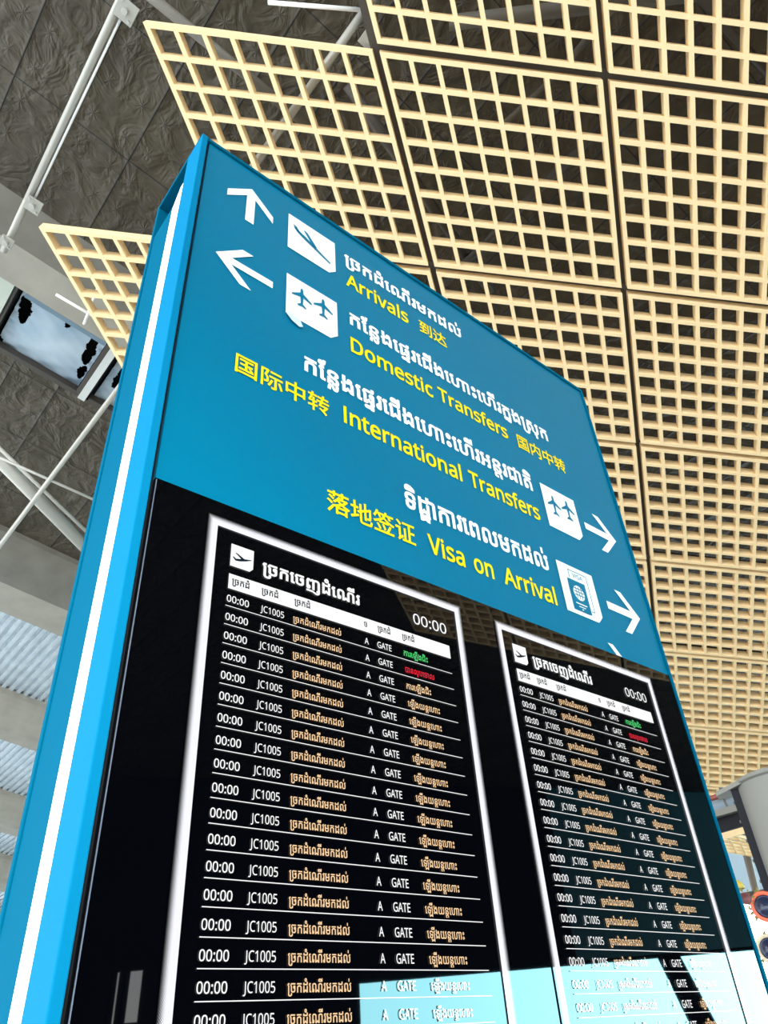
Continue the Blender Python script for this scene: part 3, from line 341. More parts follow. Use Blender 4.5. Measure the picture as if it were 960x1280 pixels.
M_green_px = material('lit_green_pixels', (.0, .02, .0), .02, emit=(.1, .75, .22), strength=1, ior=1.37)
M_red_px = material('lit_red_pixels', (.02, .0, .0), .02, emit=(.9, .03, .06), strength=1, ior=1.37)
M_dark_px = material('dark_letters', (.003, .008, .015), .05)
M_edge = material('pale_blue_edge', (.25, .62, .85), .3)
M_cream = material('cream_painted_slats', (.95, .72, .42), .7, 0, .2)
M_rail = material('dark_carrier_rail', (.05, .042, .035), .6)
M_tube = material('galvanised_tube', (.42, .41, .37), .45, .15)
M_tube_dark = material('bronze_tube', (.07, .06, .05), .5)
M_floor = add_noise(material('pale_polished_floor', (.6, .57, .52), .35), (.56, .53, .48), (.64, .61, .56), .8)
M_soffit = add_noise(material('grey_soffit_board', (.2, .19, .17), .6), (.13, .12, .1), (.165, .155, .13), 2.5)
M_soffit_lit = add_noise(material('pale_lit_soffit_board', (.36, .34, .3), .6), (.27, .25, .21), (.33, .305, .26), 2.5)  # lighter soffit copy: floor light put into the colour; pale far beams too
M_film = add_noise(material('pale_blue_film', (.5, .6, .68), .35), (.26, .37, .48), (.5, .59, .67), 1.3)
M_void = material('black_void', (.003, .003, .003), .9)
M_steel = material('grey_painted_steel', (.17, .17, .15), .5, .1)
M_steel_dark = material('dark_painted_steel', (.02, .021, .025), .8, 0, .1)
M_wall = add_noise(material('dark_facade_cladding', (.007, .009, .011), .9, 0, 0), (.006, .008, .01), (.01, .012, .015), .5)

# white display border breaking up into dots towards its outer edge
M_border = material('dotted_white_border', (.02, .02, .02), .02, ior=1.37)
def dotted(m):
    t = m.node_tree; L = t.links; N = t.nodes.new
    uvn = N('ShaderNodeUVMap'); uvn.uv_map = 'across'
    s = N('ShaderNodeSeparateXYZ'); L.new(uvn.outputs[0], s.inputs[0])
    def math_(op, a, b=None):
        n = N('ShaderNodeMath'); n.operation = op
        for k, q in enumerate((a, b)):
            if q is None: continue
            if isinstance(q, (int, float)): n.inputs[k].default_value = q
            else: L.new(q, n.inputs[k])
        return n.outputs[0]
    k = 2 * pi / .0042
    a = math_('SINE', math_('MULTIPLY', math_('ADD', s.outputs['X'], math_('MULTIPLY', s.outputs['Y'], .03)), k))
    b = math_('SINE', math_('MULTIPLY', math_('SUBTRACT', s.outputs['X'], math_('MULTIPLY', s.outputs['Y'], .03)), k))
    d = math_('MULTIPLY', math_('ADD', a, b), .25)                       # -.5 .. .5
    th = math_('SUBTRACT', math_('MULTIPLY', s.outputs['Y'], 2.0), 1.45)  # inside solid, outside sparse
    L.new(math_('GREATER_THAN', d, th), bsdf(m).inputs['Emission Strength'])
    bsdf(m).inputs['Emission Color'].default_value = (.93, .93, 1, 1)
dotted(M_border)

# quilted roof lining: seams every .77 m x 1.42 m, tufted pins, creases
def quilt(name, c1, c2, pr, ps, r0, s0):
    m = material(name, c1, .5, 0, .35); t = m.node_tree; L = t.links; N = t.nodes.new
    tcn = N('ShaderNodeTexCoord'); s = N('ShaderNodeSeparateXYZ'); L.new(tcn.outputs['Object'], s.inputs[0])
    def math_(op, a, b=None, c=None):
        n = N('ShaderNodeMath'); n.operation = op
        for k, q in enumerate((a, b, c)):
            if q is None: continue
            if isinstance(q, (int, float)): n.inputs[k].default_value = q
            else: L.new(q, n.inputs[k])
        return n.outputs[0]
    def tri(x, per, off):   # distance to the nearest line of a family
        u = math_('DIVIDE', math_('SUBTRACT', x, off), per)
        return math_('MULTIPLY', math_('ABSOLUTE', math_('SUBTRACT', u, math_('ROUND', u))), per)
    dr = tri(s.outputs['X'], pr, r0); ds = tri(s.outputs['Y'], ps, s0)
    seam = math_('MINIMUM', math_('MULTIPLY', dr, 1.5), ds)
    nz = N('ShaderNodeTexNoise'); nz.inputs['Scale'].default_value = 1.1; nz.inputs['Detail'].default_value = 6; nz.inputs['Roughness'].default_value = .65
    L.new(tcn.outputs['Object'], nz.inputs['Vector'])
    rmp = N('ShaderNodeValToRGB'); rmp.color_ramp.elements[0].position = .35; rmp.color_ramp.elements[0].color = (*c1, 1)
    rmp.color_ramp.elements[1].position = .68; rmp.color_ramp.elements[1].color = (*c2, 1); L.new(nz.outputs['Fac'], rmp.inputs[0])
    mk = N('ShaderNodeMapRange'); mk.inputs[1].default_value = .006; mk.inputs[2].default_value = .014; L.new(seam, mk.inputs[0])
    mix = N('ShaderNodeMix'); mix.data_type = 'RGBA'; L.new(mk.outputs[0], mix.inputs[0]); mix.inputs[6].default_value = (.004, .004, .004, 1)
    L.new(rmp.outputs[0], mix.inputs[7]); L.new(mix.outputs[2], bsdf(m).inputs['Base Color'])
    # pins: two beside each seam, sinking in with radial creases
    pr_ = math_('SUBTRACT', tri(s.outputs['X'], pr / 3, r0 + pr / 6), 0.0); ps_ = tri(s.outputs['Y'], ps, s0 + .16)
    ps2 = tri(s.outputs['Y'], ps, s0 - .16); psm = math_('MINIMUM', ps_, ps2)
    dist = math_('SQRT', math_('ADD', math_('MULTIPLY', pr_, pr_), math_('MULTIPLY', psm, psm)))
    dent = math_('DIVIDE', dist, math_('ADD', dist, .05))
    ang = math_('ARCTAN2', pr_, psm)
    rad = math_('MULTIPLY', math_('SINE', math_('ADD', math_('MULTIPLY', ang, 9), math_('MULTIPLY', nz.outputs['Fac'], 34))), math_('DIVIDE', .018, math_('ADD', dist, .06)))
    pil = math_('POWER', math_('MINIMUM', math_('DIVIDE', seam, .12), 1.0), .5)
    nz2 = N('ShaderNodeTexNoise'); nz2.inputs['Scale'].default_value = 2.2; nz2.inputs['Detail'].default_value = 3; nz2.inputs['Distortion'].default_value = 1.6
    L.new(tcn.outputs['Object'], nz2.inputs['Vector'])
    hgt = math_('ADD', math_('ADD', math_('MULTIPLY', dent, .6), math_('MULTIPLY', rad, .3)), math_('ADD', math_('MULTIPLY', pil, .5), math_('MULTIPLY', nz2.outputs['Fac'], 1.6)))
    bn = N('ShaderNodeBump'); bn.inputs['Strength'].default_value = .9; bn.inputs['Distance'].default_value = .06; bn.invert = True
    L.new(hgt, bn.inputs['Height']); L.new(bn.outputs[0], bsdf(m).inputs['Normal'])
    return m
M_quilt = quilt('quilted_brown_roof_lining', (.043, .034, .021), (.076, .062, .041), 1.45, .762, 5.27, -1.755)

def corrugated(name):
    m = material(name, (.5, .55, .6), .35, .35); t = m.node_tree; L = t.links; N = t.nodes.new
    tcn = N('ShaderNodeTexCoord'); nz = N('ShaderNodeTexNoise'); nz.inputs['Scale'].default_value = 3
    r = N('ShaderNodeValToRGB'); r.color_ramp.elements[0].color = (.38, .45, .51, 1); r.color_ramp.elements[1].color = (.75, .82, .88, 1)
    L.new(tcn.outputs['Object'], nz.inputs['Vector']); L.new(nz.outputs['Fac'], r.inputs[0]); L.new(r.outputs[0], bsdf(m).inputs['Base Color'])
    return m
M_deck = corrugated('corrugated_zinc')

# ------------------------------------------------------------------ floor
mb = MB(); mb.box(-60, 60, -45, 90, -.3, 0)
tag(mb.build('floor', M_floor), kind='structure')

# ------------------------------------------------------------------ sloping roof, in its own axes: X along the seams, Y across, Z up out of it
RN = Vector((.0965, .1354, .986)).normalized()
RU = Vector((-.680, .732, -.034)); RU = (RU - RU.dot(RN) * RN).normalized()
RS = RU.cross(RN)
RO = CAM + RN * 9.9
ROOF = frame_matrix(RU, -RS, RN, RO)     # Y axis = -RS keeps it right handed
def roof_rs(x, y, off=0):
    d = px_dir(x, y); t = (9.9 + off) / d.dot(RN); q = d * t - RN * 9.9
    return q.dot(RU), q.dot(RS)
def roof_obj(mb, name, mats, **k):
    par = k.pop('parent', None); o = mb.build(name, mats, par, **k)
    if not par: o.matrix_world = ROOF
    return o
# in this frame a point with seam coordinates (r, s) and height h is (r, -s, h)
def slab(mb, r0, r1, s0, s1, h0, h1, mi=0): mb.box(r0, r1, -s1, -s0, h0, h1, mi)

M_quilt_use = M_quilt
mb = MB()
slab(mb, -26, 6.72, -14, 30, 0, .25)
slab(mb, 9.42, 13.75, -14, 30, 0, .25)
slab(mb, 6.72, 9.42, -14, -1.15, 0, .25)
slab(mb, 6.72, 8.02, -1.15, 30, 0, .25)
slab(mb, 8.02, 9.42, 2.4, 30, 0, .25)
tag(roof_obj(mb, 'ceiling', M_quilt), kind='structure')
mb = MB()
slab(mb, 6.72, 13.75, -1.3, 2.6, 1.0, 1.1)
tag(roof_obj(mb, 'ceiling_roof_sheet', M_void), kind='structure')

# beam of grey board hanging below the lining: grey face towards us, underside colour lightened as if by floor light
def hung_beam(name, px_top, px_bot, px_far, drop, mats, s0=-10, s1=26, rounded=0):
    r_top = roof_rs(*px_top)[0]; r_bot = roof_rs(*px_bot, -drop)[0]; r_far = roof_rs(*px_far, -drop)[0]
    prof = [(r_top, .05), (r_top, 0), (r_bot, -drop), (r_far, -drop), (r_far, .05)]
    if rounded:
        prof = [(r_top, .05), (r_top, 0)]
        for i in range(9):
            a = pi / 2 * i / 8
            prof.append((r_top + (r_bot - r_top) * (1 - cos(a)), -drop * sin(a)))
        prof += [(r_far, -drop), (r_far, .05)]
    mb = MB(); n = len(prof)
    for i in range(n):
        (a, ha), (b, hb) = prof[i], prof[(i + 1) % n]
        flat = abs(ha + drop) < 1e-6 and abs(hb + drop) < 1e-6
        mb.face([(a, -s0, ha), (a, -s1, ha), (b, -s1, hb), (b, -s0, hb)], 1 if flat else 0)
    mb.face([(r, -s0, h) for r, h in prof]); mb.face([(r, -s1, h) for r, h in reversed(prof)])
    o = roof_obj(mb, name, mats); tag(o, kind='structure')
    return o, r_top, r_far
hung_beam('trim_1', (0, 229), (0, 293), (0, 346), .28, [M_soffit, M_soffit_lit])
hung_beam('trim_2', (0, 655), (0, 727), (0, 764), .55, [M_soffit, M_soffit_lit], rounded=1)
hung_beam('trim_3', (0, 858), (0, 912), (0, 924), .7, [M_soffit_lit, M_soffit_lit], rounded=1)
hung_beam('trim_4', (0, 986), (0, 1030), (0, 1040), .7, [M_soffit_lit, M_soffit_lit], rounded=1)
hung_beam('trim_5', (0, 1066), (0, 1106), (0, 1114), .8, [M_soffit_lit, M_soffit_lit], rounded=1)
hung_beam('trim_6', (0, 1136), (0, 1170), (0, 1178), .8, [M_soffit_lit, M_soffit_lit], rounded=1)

# corrugated deck: trapezoid ribs running along the seams
mb = MB(); s = -12.0; prof = []
while s < 30:
    prof += [(s, 0), (s + .1, 0), (s + .102, .07), (s + .19, .07), (s + .192, 0)]; s += .2
for (a, ha), (b, hb) in zip(prof, prof[1:]):
    mb.face([(13.75, -a, ha), (62, -a, ha), (62, -b, hb), (13.75, -b, hb)])
tag(roof_obj(mb, 'ceiling_corrugated_deck', M_deck), kind='structure')

# ------------------------------------------------------------------ skylight box with torn film
sky = empty('skylight', ROOF); tag(sky, 'recessed skylight box with torn pale blue film between grey beam and brown roof lining', 'skylight')
mb = MB(); r0, r1, s0, s1, hb = 8.04, 9.4, -.95, .52, .55
mb.face([(r0, -s0, 0), (r0, -s1, 0), (r0, -s1, hb), (r0, -s0, hb)]); mb.face([(r1, -s0, 0), (r1, -s0, hb), (r1, -s1, hb), (r1, -s1, 0)])
mb.face([(r0, -s0, 0), (r0, -s0, hb), (r1, -s0, hb), (r1, -s0, 0)]); mb.face([(r0, -s1, 0), (r1, -s1, 0), (r1, -s1, hb), (r0, -s1, hb)])
mb.face([(r0, -s0, hb), (r0, -s1, hb), (r1, -s1, hb), (r1, -s0, hb)])
mb.build('box', M_void, sky)
mb = MB()
for a, b, c, d in ((r0 - .04, r0 + .05, s0, s1), (r1 - .07, r1 + .03, s0, s1), (r0, r1, s0 - .05, s0 - .01), (r0, r1, s1 - .03, s1 + .06)): slab(mb, a, b, c, d, -.03, .1)
mb.build('frame', M_rail, sky, bevel=.006)
def film(name, s0, s1, holes, par):
    V = []; E = []; nR, nS = 72, 96
    mb = MB(); rr0, rr1 = r0 + .03, r1 - .0
    def z(u, v):   # sheet sags in the middle, wrinkles at the edges, sides turn down
        e = min(u, 1 - u, v, 1 - v)
        return .13 - .05 * math.sin(pi * u) * math.sin(pi * v) + .018 * math.sin(31 * u + 17 * v) * math.exp(-e * 9) + .012 * math.sin(23 * v - 40 * u) * math.exp(-e * 7) - .05 * max(0, .1 - u) / .1
    k = {}
    def inhole(u, v):
        for hu, hv, a, b, rot in holes:
            du, dv = u - hu, v - hv; x = du * cos(rot) + dv * sin(rot); y = -du * sin(rot) + dv * cos(rot)
            th = math.atan2(y, x); w = 1 + .25 * sin(3 * th + hu * 9) + .15 * sin(7 * th + hv * 20)
            if (x / a) ** 2 + (y / b) ** 2 < w: return True
        return False
    for i in range(nR + 1):
        for j in range(nS + 1):
            u, v = i / nR, j / nS; k[i, j] = len(mb.v); mb.v.append((rr0 + (rr1 - rr0) * u, -(s0 + (s1 - s0) * v), z(u, v)))
    for i in range(nR):
        for j in range(nS):
            if not inhole((i + .5) / nR, (j + .5) / nS):
                mb.f.append((k[i, j], k[i + 1, j], k[i + 1, j + 1], k[i, j + 1])); mb.m.append(0)
    return mb.build(name, M_film, par, smooth=True)
film('torn_film', s0 + .05, s1 - .04, [(.32, .1, .2, .07, .2), (.18, .55, .035, .03, 0), (.36, .9, .26, .06, .1), (.72, .94, .12, .05, 0), (.98, .0, .16, .06, .5)], sky)
mb = MB(); slab(mb, r0 + .06, r0 + .2, s0 + .1, s1 - .05, .05, .08); mb.build('cross_bar', material('blue_grey_bar', (.16, .24, .31), .5), sky)

sky2 = empty('skylight', ROOF); tag(sky2, 'recessed skylight box mostly hidden behind the blue sign edge', 'skylight')
mb = MB(); a0, a1 = .72, 2.3
mb.face([(r0, -a0, 0), (r0, -a1, 0), (r0, -a1, hb), (r0, -a0, hb)]); mb.face([(r1, -a0, 0), (r1, -a0, hb), (r1, -a1, hb), (r1, -a1, 0)])
mb.face([(r0, -a0, hb), (r0, -a1, hb), (r1, -a1, hb), (r1, -a0, hb)]); mb.face([(r0, -a0, 0), (r0, -a0, hb), (r1, -a0, hb), (r1, -a0, 0)])
mb.build('box', M_void, sky2)
film('torn_film', a0 + .05, a1 - .05, [(.5, .12, .2, .05, 0), (.2, .5, .1, .1, 0)], sky2)
mb = MB()
for a, b, c, d in ((r0 - .04, r0 + .05, a0, a1), (r1 - .07, r1 + .03, a0, a1), (r0, r1, a1 - .03, a1 + .06)): slab(mb, a, b, c, d, -.03, .1)
mb.build('frame', M_rail, sky2, bevel=.006)
mb = MB(); slab(mb, r0 - .03, r1 + .03, .56, .68, -.06, .12)
tag(roof_obj(mb, 'trim_7', material('pale_mullion', (.6, .62, .6), .5)), kind='structure')
mb = MB(); slab(mb, r0 - .03, r1, -1.75, -1.02, -.05, .12)
tag(roof_obj(mb, 'trim_8', material('pale_green_panel', (.5, .53, .46), .5)), kind='structure')

# ------------------------------------------------------------------ hung lattice panels: rhombic grid fitted to the hall's diagrid
S = 7.44
GG = Vector((0.3169207, 0.04422246, -0.0368518)) * S
GA = Vector((0.07380706, 0.30488495, -0.07687066)) * S
GO = CAM + Vector((0.03492824, 0.42520881, 1.10515039)) * S
GN = GG.cross(GA).normalized()
PL = GG.length; PA = GA.length
gx = GG.normalized(); ay = GA.normalized()
GRID = frame_matrix(gx, ay, GN, Vector((0, 0, 0)))   # skewed axes: panel corners stay in line with the diagrid

def lattice_meshes(nu, nv, lu, lv, th=.05, dep=.14, gap=.038):
    "frame and inner slats of a panel, in metres along the two skewed directions"
    fr = MB(); la = MB()
    def bar(mb, u0, u1, v0, v1, d=dep):
        P = lambda u, v, h: tuple(gx * u + ay * v + GN * h)
        mb.hexa([P(u0, v0, 0), P(u1, v0, 0), P(u1, v1, 0), P(u0, v1, 0)], [P(u0, v0, d), P(u1, v0, d), P(u1, v1, d), P(u0, v1, d)])
    g = gap; U, V_ = lu - g, lv - g; t = th
    bar(fr, g, U, g, g + t); bar(fr, g, U, V_ - t, V_); bar(fr, g, g + t, g + t, V_ - t); bar(fr, U - t, U, g + t, V_ - t)
    du = (U - g - t) / nu; dv = (V_ - g - t) / nv
    for i in range(1, nu): bar(la, g + i * du, g + i * du + t, g + t, V_ - t)
    for j in range(1, nv):
        for i in range(nu): bar(la, g + i * du + (t if i == 0 else t), g + (i + 1) * du, g + j * dv, g + j * dv + t, dep)
    return fr, la
fr, la = lattice_meshes(8, 8, PL, PA)
row_word = {-2: 'topmost', -1: 'topmost', 0: 'second', 1: 'third', 2: 'fourth', 3: 'fifth', 4: 'sixth', 5: 'seventh'}
protoF = protoL = None
SIGN_NOTE = {(-1, 0): 'with its corner rising behind the top of the blue sign', (-2, 1): 'at the far left, cut off by the left edge of the blue sign'}
visible = {}
for k in range(-2, 6):
    for i in range(-2, 6):
        if i < -(k + 1) and k < 1: continue
        root = empty('lattice_panel', loc=GO + GG * i + GA * k)
        if protoF is None:
            protoF = fr.build('frame', M_cream, root); protoL = la.build('slats', M_cream, root)
        else:
            for p in (protoF, protoL):
                c = p.copy(); COL.objects.link(c); c.parent = root
        seen = (k == -1 and i in (0, 1)) or (k in (0, 1, 2, 3, 4, 5) and i == 1) or (k in (0, 1) and i == 0) or (k == 0 and i == -1) or (k == 1 and i == -2) or (k == 2 and i == 0)
        if (i, k) == (-1, 0): lab = 'cream lattice ceiling panel meeting the top left corner of the blue sign'
        elif (i, k) == (-2, 1): lab = 'cream lattice ceiling panel at far left, cut off by the blue sign side'
        elif (i, k) == (0, -1): lab = 'cream lattice ceiling panel at the top edge, left of the long dark joint'
        elif (i, k) == (1, -1): lab = 'cream lattice ceiling panel in the top right corner of the photo'
        elif (i, k) == (0, 0): lab = 'cream lattice ceiling panel right above the middle of the sloping sign top'
        elif (i, k) == (0, 1): lab = 'cream lattice ceiling panel touching the top right corner of the sign'
        elif (i, k) == (0, 2): lab = 'cream lattice ceiling panel showing only a thin strip beside the sign'
        elif i == 1: lab = f'cream lattice ceiling panel at the right edge, {["second", "third", "fourth", "fifth", "sixth", "lowest full one"][k]} from the top'
        else: lab = 'cream lattice ceiling panel hung out of view or hidden behind the blue sign'
        tag(root, lab, 'ceiling panel', 'lattice ceiling panels')
# last half panel above the column
hp = empty('lattice_panel', loc=GO + GG + GA * 6)
f2, l2 = lattice_meshes(4, 3, PL * .5, PA * .4)
f2.build('frame', M_cream, hp); l2.build('slats', M_cream, hp)
tag(hp, 'small cream lattice panel at the low ceiling end beside the grey column head', 'ceiling panel', 'lattice ceiling panels')

# carrier rails above the joints between panels
rails = empty('trim_11', loc=GO); tag(rails, kind='structure')
def skew_bar(mb, u0, u1, v0, v1, h0, h1):
    P = lambda u, v, h: tuple(gx * u + ay * v + GN * h)
    mb.hexa([P(u0, v0, h0), P(u1, v0, h0), P(u1, v1, h0), P(u0, v1, h0)], [P(u0, v0, h1), P(u1, v0, h1), P(u1, v1, h1), P(u0, v1, h1)])
for i in range(0, 6):
    mb = MB(); skew_bar(mb, i * PL - .06, i * PL + .06, PA * (-2 if i else -1), PA * 6, .14, .22); mb.build('rail', M_rail, rails)
for k in range(-1, 7):
    mb = MB(); skew_bar(mb, PL * (0 if k < 1 else -1), PL * 6, k * PA - .06, k * PA + .06, .125, .2); mb.build('rail', M_rail, rails)

# ------------------------------------------------------------------ tubes of the roof truss
def on_plane(x, y, off):
    "point on the plane of the lattice, raised by off, seen at a pixel"
    d = px_dir(x, y); return CAM + d * (((GO - CAM).dot(GN) + off) / d.dot(GN))
truss = empty('roof_truss', loc=on_plane(157, 14, .3)); tag(truss, 'pale grey tubular roof truss with square node plates above the lattice ceiling', 'roof truss')
def tpart(mb, name, mat, smooth=True, bevel=0): return mb.build(name, mat, truss, smooth=False, mtx=Matrix.Translation(-truss.location), bevel=bevel)
def chord(p, q, r, off=.3, off2=None, mat=None, ext0=0, ext1=0, name='chord_tube'):
    a, b = on_plane(*p, off), on_plane(*q, off if off2 is None else off2); d = (b - a)
    mb = MB(); mb.tube(a - d * ext0, b + d * ext1, r, n=14)
    o = tpart(mb, name, mat or M_tube)
    for f in o.data.polygons: f.use_smooth = len(f.vertices) == 4
    return o
chord((141, 20), (34, 250), .042, ext0=.5)
chord((34, 250), (8, 306), .042, ext1=.15)
chord((150, 25), (44, 247), .014, name='tie_rod', mat=M_white)
chord((152, 480), (0, 682), .038, ext0=.3, ext1=.4)
chord((0, 575), (113, 690), .11, .55, ext0=.4, ext1=.3)
chord((18, 578), (120, 676), .03, .5, name='tie_rod', ext0=.2, ext1=.2)
chord((0, 572), (125, 628), .022, .3, name='tie_rod', ext0=.3, ext1=.3)
chord((200, 5), (330, 112), .06, .7, mat=M_soffit, ext0=.4, ext1=.6)
chord((457, 12), (318, 206), .045, ext0=.1, ext1=.5)
chord((335, 3), (458, 13), .022, name='tie_rod', mat=M_white)
chord((525, 236), (590, 330), .07, .6, mat=M_tube_dark, ext0=1.2, ext1=.4)
chord((720, 190), (590, 320), .05, .5, mat=M_tube_dark, ext0=1, ext1=.3)
chord((900, 25), (940, 70), .05, .5, mat=M_tube_dark, ext0=1, ext1=1)
chord((635, 20), (760, 5), .08, .7, mat=M_soffit, ext0=.6, ext1=1)
chord((715, 72), (770, 5), .04, .4, ext0=.3, ext1=.6, mat=M_soffit)
chord((640, 145), (700, 90), .03, .5, ext0=.3, ext1=.3, mat=M_soffit)
chord((70, 368), (125, 400), .02, .3, name='tie_rod', mat=M_white)
chord((128, 345), (105, 405), .02, .3, name='tie_rod', mat=M_white)
for (x, y), w in (((157, 14), .21), ((41, 257), .19), ((463, 50), .19), ((8, 303), .15)):
    c = on_plane(x, y, .22); mb = MB()
    P = lambda u, v, h: tuple(c + RU * u + RS * v + GN * h)
    w /= 2
    mb.hexa([P(-w, -w, 0), P(w, -w, 0), P(w, w, 0), P(-w, w, 0)], [P(-w, -w, .025), P(w, -w, .025), P(w, w, .025), P(-w, w, .025)])
    mb.tube(P(0, 0, -.05), P(0, 0, 0), .035, n=10)
    for su in (-1, 1): mb.tube(P(su * w * .65, su * w * .65, -.02), P(su * w * .65, su * w * .65, 0), .016, n=8)
    tpart(mb, 'node_plate', M_tube, bevel=.004)

# ------------------------------------------------------------------ facade to the right: seen mirrored in the black glass
mb = MB(); X = 25
mb.box(X, X + .5, -34, -11.5, 3.35, 12); mb.box(X, X + .5, -11.5, -10.4, 4.25, 12); mb.box(X, X + .5, -10.4, 12, 3.35, 12)
for y0_, y1_, z0_, z1_ in ((-34, -11.5, 0, 3.35), (-11.5, -10.4, 0, 2.8), (-10.4, -3.6, 0, 3.35), (-11.2, -11.05, 2.8, 4.25)): mb.box(X, X + .5, y0_, y1_, z0_, z1_)
tag(mb.build('wall_right', M_wall), kind='structure')
mb = MB(); mb.hexa([(X - .25, 6.9, 0), (X + .2, 6.9, 0), (X + .2, 7.6, 0), (X - .25, 7.6, 0)], [(X - .25, 6.0, 3.35), (X + .2, 6.0, 3.35), (X + .2, 6.6, 3.35), (X - .25, 6.6, 3.35)]); mb.box(X - .2, X + .2, -3.6, -3.2, 0, 3.35)
tag(mb.build('trim_9', M_wall), kind='structure')

mb = MB(); mb.box(X - .08, X, 3.6, 12, 3.42, 10)  # unseen band added to tint the glass reflection teal
tag(mb.build('teal_mirror_band', material('teal_reflection_tint', (.02, .17, .22), .5)), kind='structure')

# ------------------------------------------------------------------ the wayfinding totem
YAW = .7258
TH = Vector((cos(YAW), sin(YAW), 0)); TB = Vector((-sin(YAW), cos(YAW), 0))
TP = CAM + Vector((-0.52125938, 1.25764558, 2.61384792)); ZT = TP.z; TW = 2.08
tot = empty('wayfinding_totem', frame_matrix(TH, TB, Vector((0, 0, 1)), Vector((TP.x, TP.y, 0))))
tag(tot, 'tall teal blue airport direction totem with white light strip and two black flight boards', 'sign')
def T(mb, name, mats, parent=tot, label=None, **k):
    o = mb.build(name, mats, parent, **k)
    if label: o['label'] = label
    return o
def vz(v): return ZT + v
mb = MB(); mb.box(.012, 2.062, 0, .03, vz(-1.53), vz(-.014)); T(mb, 'header_panel', M_blue, label='teal blue header panel')
mb = MB(); mb.box(.012, 2.062, -.002, .03, vz(-3.35), vz(-1.53)); T(mb, 'display_glass', M_glass, label='black glossy glass panel')
mb = MB(); mb.box(.0, 2.075, .012, .09, .1, vz(-.01)); T(mb, 'backing', M_gap)
mb = MB(); mb.box(.012, 2.062, 0, .03, .12, vz(-3.36)); T(mb, 'lower_panel', M_blue)
mb = MB(); mb.box(-.022, 0, -.012, .1, 0, vz(.0)); T(mb, 'left_frame', M_blue_frame, bevel=.003)
mb = MB(); mb.box(2.065, 2.074, -.008, .1, 0, vz(.0)); T(mb, 'right_frame', M_blue_side, bevel=.002)
mb = MB(); mb.box(-.022, 2.074, -.008, .345, vz(-.012), vz(.004)); T(mb, 'top_cap', M_blue_side, bevel=.003)
mb = MB(); mb.box(-.021, .02, .1, .165, .05, vz(-.24)); mb.hexa([(-.021, .1, vz(-.24)), (.02, .1, vz(-.24)), (.02, .165, vz(-.24)), (-.021, .165, vz(-.24))], [(-.021, .1, vz(-.165)), (.02, .1, vz(-.165)), (.02, .118, vz(-.165)), (-.021, .118, vz(-.165))]); T(mb, 'light_strip', M_led, label='white glowing light strip')
mb = MB(); mb.box(-.017, .02, .165, .328, 0, vz(-.205)); T(mb, 'side_panel', M_blue_side)
mb = MB(); mb.box(.07, .09, .1, .33, vz(-.3), vz(-.012)); mb.box(.0, .07, .165, .33, vz(-.215), vz(-.21)); T(mb, 'top_recess', M_blue_side)
mb = MB(); mb.box(-.022, 2.074, .328, .345, 0, vz(-.012)); T(mb, 'back_panel', M_blue_side, bevel=.003)
mb = MB(); mb.box(2.06, 2.08, .1, .328, 0, vz(-.012)); T(mb, 'right_side_panel', M_blue_side)
mb = MB(); mb.box(.0135, .0155, -.004, 0, vz(-3.35), vz(-1.535)); T(mb, 'glass_edge', material('pale_glass_edge', (.12, .15, .2), .4))

# arrows
ARW = [(0, 0), (-.09, -.09), (-.09, -.13), (-.0165, -.056), (-.0165, -.206), (.0165, -.206), (.0165, -.056), (.09, -.13), (.09, -.09)]
def arrow(tip, rot, lab):
    c, s_ = cos(rot), sin(rot); mb = MB()
    poly2d(mb, [(tip[0] + x * c - y * s_, vz(tip[1]) + x * s_ + y * c) for x, y in ARW]); T(mb, 'arrow', M_white, label=lab)
arrow((.187, -.129), 0, 'white arrow pointing up')
arrow((.083, -.597), pi / 2, 'white arrow pointing left')
arrow((1.970, -.955), -pi / 2, 'white arrow pointing right beside the transfer pictogram')
arrow((1.974, -1.317), -pi / 2, 'white arrow pointing right beside the passport pictogram')
mb = MB(); poly2d(mb, [(1.700, vz(-1.491)), (1.731, vz(-1.491)), (1.770, vz(-1.529)), (1.738, vz(-1.529))]); T(mb, 'arrow', M_white, label='white arrow tip cut off by the black glass')

# pictograms
def square(mb, x0, y0, s=.207, cut=.03, mi=0, y=-.003):
    poly2d(mb, [(x0, vz(y0)), (x0, vz(y0 - s)), (x0 + s - cut, vz(y0 - s)), (x0 + s, vz(y0 - s + cut)), (x0 + s, vz(y0))], y, mi)
def at(x0, y0, s): return lambda u, w: (x0 + u * s, vz(y0 - s + w * s))
TOPPLANE = [(0, 1), (.09, .86), (.1, .58), (.62, .2), (.62, .08), (.1, .28), (.07, -.28), (.27, -.44), (.27, -.54), (0, -.47)]
TOPPLANE = TOPPLANE + [(-x, y) for x, y in reversed(TOPPLANE[1:-1])]
def plane_from_above(mb, q, cu, cv, sz): poly2d(mb, [q(cu + x * sz, cv + y * sz) for x, y in TOPPLANE], -.005, 1)
def stroke(mb, q, pts, w, mi=1, y=-.005):
    "line of varying width w (list) through pts"
    L_ = []; R_ = []
    for i, p in enumerate(pts):
        a = Vector(pts[max(0, i - 1)]); b = Vector(pts[min(len(pts) - 1, i + 1)]); d = (b - a).normalized(); n = Vector((-d.y, d.x)) * (w[i] / 2)
        L_.append(tuple(Vector(p) + n)); R_.append(tuple(Vector(p) - n))
    poly2d(mb, [q(*p) for p in L_ + R_[::-1]], y, mi)
q = at(.340, -.129, .207); mb = MB(); square(mb, .340, -.129)
stroke(mb, q, [(.11, .69), (.2, .62), (.32, .56), (.88, .27)], [.02, .07, .085, .04]); stroke(mb, q, [(.33, .76), (.37, .73), (.56, .45)], [.03, .06, .09])
stroke(mb, q, [(.1, .74), (.15, .72), (.22, .6)], [.02, .04, .06])
